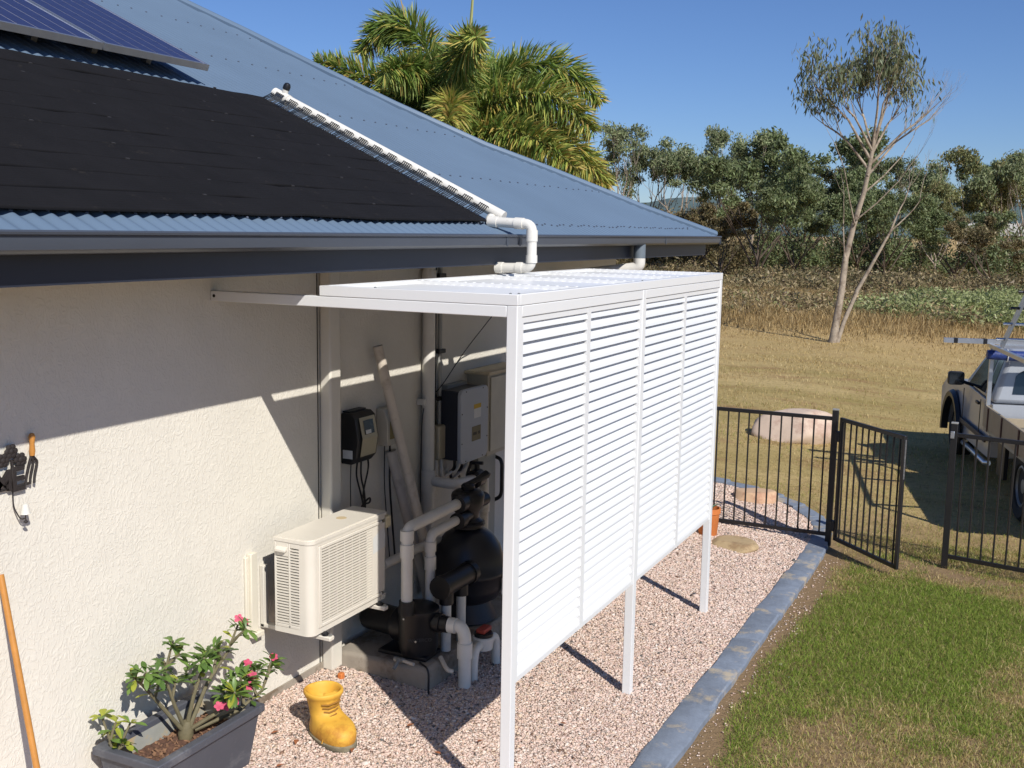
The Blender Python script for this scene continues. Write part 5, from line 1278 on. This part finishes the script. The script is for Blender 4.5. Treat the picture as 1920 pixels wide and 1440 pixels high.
g = fence_panel('pool_gate', 'black barred pool gate standing ajar towards the lawn', 'gate', (2.135, 5.51), (2.715, 4.90), 1.085, .02, 10, [], stile=True)
for z in (.93, .13):
    mb = MB(); mb.box(2.088, 2.125, 5.50, 5.56, z-.045, z+.045); mb.build('hinge', M_black, g, bevel=.004)
mb = MB(); mb.box(2.722, 2.732, 4.885, 4.905, .75, 1.07); mb.build('scuffed_latch_plate', mat('scuffed_metal', S(120, 118, 116), .6, var=.4, vscale=40), g)
g2 = fence_panel('pool_fence', 'black pool fence panel at the right edge in front of the truck', 'fence', (3.07, 5.40), (4.9, 5.02), 1.06, .03, 19, [(3.045, 5.41)], -.055)
mb = MB(); mb.box(3.02, 3.05, 5.375, 5.384, 1.03, 1.09); mb.build('latch_striker', M_alu, g2, bevel=.003)

# ================================================================== UTILITY TRUCK
def truck():
    t = thing('utility_truck', 'grey tray-back work truck parked on the grass behind the fence', 'truck', (0, 0, 0))
    ORG[t] = Vector((0, 0, 0)); W = 1.66
    # local: +y forward, +x to its right, left side at x = 0
    # cab + bonnet side profile (y, z) lower body
    low = [(1.42, .34), (1.42, .93), (2.62, .95), (2.95, .96), (4.05, .86), (4.20, .74), (4.24, .40), (3.78, .34)]
    arch = [(3.32+.47*math.cos(a), .30+.44*math.sin(a)) for a in np.linspace(.05, math.pi-.05, 14)]
    prof = [(1.42, .34), (1.42, .93), (2.62, .96), (2.95, .97), (3.5, .95), (4.05, .88), (4.20, .76), (4.24, .40)]+[(3.8, .33)]+arch+[(2.83, .33)]
    def skin(name, prof, xa, xb, inset, m, bev=.012):
        zs = [p[1] for p in prof]; n = len(prof)
        V = []
        for x, sg in ((xa, 1), (xb, -1)):
            for (y, z) in prof: V.append((x+sg*inset(z), y, z))
        F = [tuple(range(n))[::-1], tuple(range(n, 2*n))]+[(i, (i+1) % n, n+(i+1) % n, n+i) for i in range(n)]
        mb = MB(); mb.add(V, F); return mb.build(name, m, t, bevel=bev)
    skin('body', prof, 0, W, lambda z: .03*max(0, (.5-z)/.2)+.05*max(0, z-.8)/.15, M_truck, .03)
    gh = [(1.44, .935), (1.50, 1.47), (1.62, 1.52), (2.18, 1.53), (2.34, 1.50), (2.98, .975)]
    skin('cabin', gh, .03, W-.03, lambda z: .17*max(0, z-.94)/.58, M_truck, .055)
    def side(f, z): return .03+.17*max(0, z-.94)/.58-.004
    mb = MB(); mb.add([(side(0, z), y, z) for (y, z) in ((1.86, 1.0), (1.86, 1.43), (2.20, 1.44), (2.30, 1.41), (2.72, 1.0))], [(0, 1, 2, 3, 4)]); mb.build('door_glass', M_glass, t)
    mb = MB(); mb.add([(side(0, z), y, z) for (y, z) in ((1.58, 1.03), (1.60, 1.40), (1.80, 1.43), (1.80, 1.0))], [(0, 1, 2, 3)]); mb.build('quarter_glass', M_glass, t)
    # rear window of the cab, arched
    P = [(.24, 1.05), (W-.24, 1.05)]+[(W/2+(W/2-.26)*math.cos(a), 1.22+.18*math.sin(a)) for a in np.linspace(0.15, math.pi-.15, 12)]
    mb = MB(); mb.add([(x, 1.44+.06*(z-.935)/.535-.006, z) for (x, z) in P], [tuple(range(len(P)))]); mb.build('rear_window', M_glass, t)
    mb = MB(); mb.box(-.006, .002, 1.80, 1.812, .40, .93); mb.box(-.006, .002, 2.74, 2.752, .40, .93); mb.build('door_gap', M_black, t)
    mb = MB(); mb.box(-.022, .006, 1.86, 2.0, .86, .895); mb.build('door_handle', M_black, t, bevel=.008)
    mb = MB(); mb.box(-.014, .01, 1.45, 2.85, .50, .56); mb.build('side_moulding', mat('moulding', S(70, 60, 54), .6), t, bevel=.006)
    mb = MB(); mb.tube([(.06, 1.46, .27), (.03, 1.5, .26), (.03, 2.75, .26), (.08, 2.8, .28)], .03, 10); mb.build('side_step', M_alu, t, smooth=True)
    # flare
    mb = MB(); V = []; F = []
    for k, a in enumerate(np.linspace(-.12, math.pi+.12, 18)):
        for (rr, x) in ((.43, .03), (.44, -.05), (.50, -.055), (.53, -.01)): V.append((x, 3.32+rr*1.06*math.cos(a), .30+rr*math.sin(a)))
    for k in range(17):
        for i in range(3): F.append((k*4+i, k*4+i+1, (k+1)*4+i+1, (k+1)*4+i))
    mb.add(V, F); mb.build('wheel_flare', M_black, t, smooth=True)
    def wheel(y, x, out):
        ax = Vector((-1, 0, 0)) if out < 0 else Vector((1, 0, 0)); c = Vector((x, y, .345))
        mb = MB(); mb.lathe([(.20, -.10), (.31, -.11), (.345, -.08), (.348, 0), (.345, .08), (.31, .11), (.22, .10), (.20, .07)], c, ax, 28); w = mb.build('wheel', M_tyre, t, smooth=True)
        mb = MB(); mb.lathe([(.205, .06), (.205, .085), (.185, .09), (.17, .05), (.08, .045), (.07, .07), (.03, .075)], c, ax, 24); mb.build('rim', M_galv, w, smooth=True, angle=30)
        for k in range(8):
            q = k*math.pi/4; p = c+Vector((0, math.cos(q)*.125, math.sin(q)*.125))+ax*.052; mb = MB(); mb.lathe([(.026, 0), (.026, .004)], p, ax, 10); mb.build('rim_hole', M_black, w)
    for y in (3.32, .0):
        wheel(y, .13, -1); wheel(y, W-.13, 1)
    # mirror
    mb = MB(); mb.box(-.235, -.05, 2.50, 2.60, .99, 1.15); mo = mb.build('mirror', M_black, t, bevel=.03)
    mb = MB(); mb.tube([(-.06, 2.55, 1.03), (.06, 2.56, .99)], .02, 8); mb.build('mirror_arm', M_black, mo)
    mb = MB(); mb.quad((-.225, 2.498, 1.0), (-.06, 2.498, 1.0), (-.06, 2.498, 1.14), (-.225, 2.498, 1.14)); mb.build('mirror_glass', M_glass, mo)
    # tray
    mb = MB(); mb.box(-.05, W+.05, -1.15, 1.36, .66, .70); mb.box(.35, .45, -1.1, 1.4, .50, .66); mb.box(W-.45, W-.35, -1.1, 1.4, .50, .66); tr = mb.build('tray_floor', M_galv, t)
    for nm, b in (('tray_side', (-.06, -.03, -1.15, 1.36, .70, .94)), ('tray_side', (W+.03, W+.06, -1.15, 1.36, .70, .94)), ('tailgate', (-.03, W+.03, -1.17, -1.14, .70, .94)), ('headboard', (-.03, W+.03, 1.33, 1.36, .70, .80))):
        mb = MB(); mb.box(*b); mb.build(nm, M_tray, t, bevel=.006)
    for y in (-.9, -.2, .5, 1.12):
        mb = MB(); mb.box(-.069, -.0605, y-.02, y+.02, .68, .93); mb.build('side_strap', M_rust, t)
    mb = MB(); mb.box(-.02, .02, .45, .75, .30, .66); mb.build('mudflap', M_black, t)
    # rack: uprights and rails
    for x in (-.03, W+.03):
        for y in (1.31, -1.1):
            mb = MB(); mb.tbox((x, y, 1.25), Vector((1, 0, 0)), Vector((0, 1, 0)), Vector((0, 0, 1)), .02, .02, .31); mb.build('rack_upright', M_alu, t)
        mb = MB(); mb.box(x-.02, x+.02, -1.2, 1.40, 1.561, 1.60); mb.build('rack_rail', M_alu, t)
    for y in (1.31, -1.1, .1):
        mb = MB(); mb.box(-.008, W+.008, y-.02, y+.02, 1.565, 1.597); mb.build('rack_crossbar', M_alu, t)
    a = R(14.0); t.rotation_euler = (0, 0, a); t.location = (3.53, 7.36, -.07)
    def loc(p): return t.matrix_basis @ Vector(p)
    # things carried: rolled tarp and ladder
    t.rotation_euler = (0, 0, a); bpy.context.view_layer.update(); Mx = t.matrix_world
    tp = thing('rolled_tarp', 'rolled blue tarpaulin tied across the truck rack behind the cab', 'tarpaulin', (0, 0, 0)); mb = MB(); mb.tube([(-.10, 1.22, 1.50), (.4, 1.21, 1.49), (1.0, 1.22, 1.5), (1.7, 1.22, 1.5)], [.05, .06, .062, .055], 12); mb.build('roll', M_tarp, tp, smooth=True)
    for x in (.1, .55, 1.1):
        mb = MB(); mb.tube([(x, 1.22+.066*math.cos(q), 1.495+.066*math.sin(q)) for q in np.linspace(0, 6.283, 14)], .006, 6); mb.build('tie', M_label, tp)
    ld = thing('ladder', 'silver aluminium ladder propped up on the truck rack', 'ladder', (0, 0, 0))
    e0, e1 = Vector((-.02, .95, 1.62)), Vector((.07, .35, 2.28)); ex = Vector((.42, 0, 0)); dd = (e1-e0).normalized()
    for o_ in (Vector((0, 0, 0)), ex):
        mb = MB(); mb.tbox((e0+e1)/2+o_, dd, Vector((1, 0, 0)), dd.cross(Vector((1, 0, 0))), (e1-e0).length/2, .013, .033); mb.build('ladder_rail', M_alu, ld)
    for k in range(4):
        p = e0.lerp(e1, .12+.26*k); mb = MB(); mb.tube([p-Vector((.09, 0, 0)), p+ex], .014, 8); mb.build('rung', M_black if k > 1 else M_alu, ld)
    pk = thing('aluminium_plank', 'long silver aluminium section strapped across the truck rack', 'plank', (0, 0, 0)); mb = MB(); mb.box(-.52, 1.9, 1.345, 1.41, 1.601, 1.65); mb.build('section', M_alu, pk)
    for x in (-.42, -.12, .3):
        mb = MB(); mb.box(x, x+.04, 1.342, 1.413, 1.6, 1.653); mb.build('strap', M_black, pk)
    for o_ in (tp, ld, pk): o_.matrix_world = Mx
truck()
# pale buildings seen between the far trees
x, y = polar(1893, 118); t = thing('far_building', 'pale low building glimpsed between the far trees at the right', 'building', (x, y, 0))
mb = MB(); mb.box(x-5, x+8, y, y+6, -.1, 2.9); mb.build('wall', mat('far_wall', S(208, 196, 172), .8, var=.05), t)
mb = MB(); mb.prism([(y-.5, 2.9), (y+3, 4.2), (y+6.5, 2.9)], 0, x-5.5, x+8.5); mb.build('roof', mat('far_roof', S(190, 184, 172), .7), t)
for k in range(3):
    mb = MB(); mb.box(x-3+4*k, x-1.6+4*k, y-.03, y-.002, .9, 2.1); mb.build('window', M_glass, t)
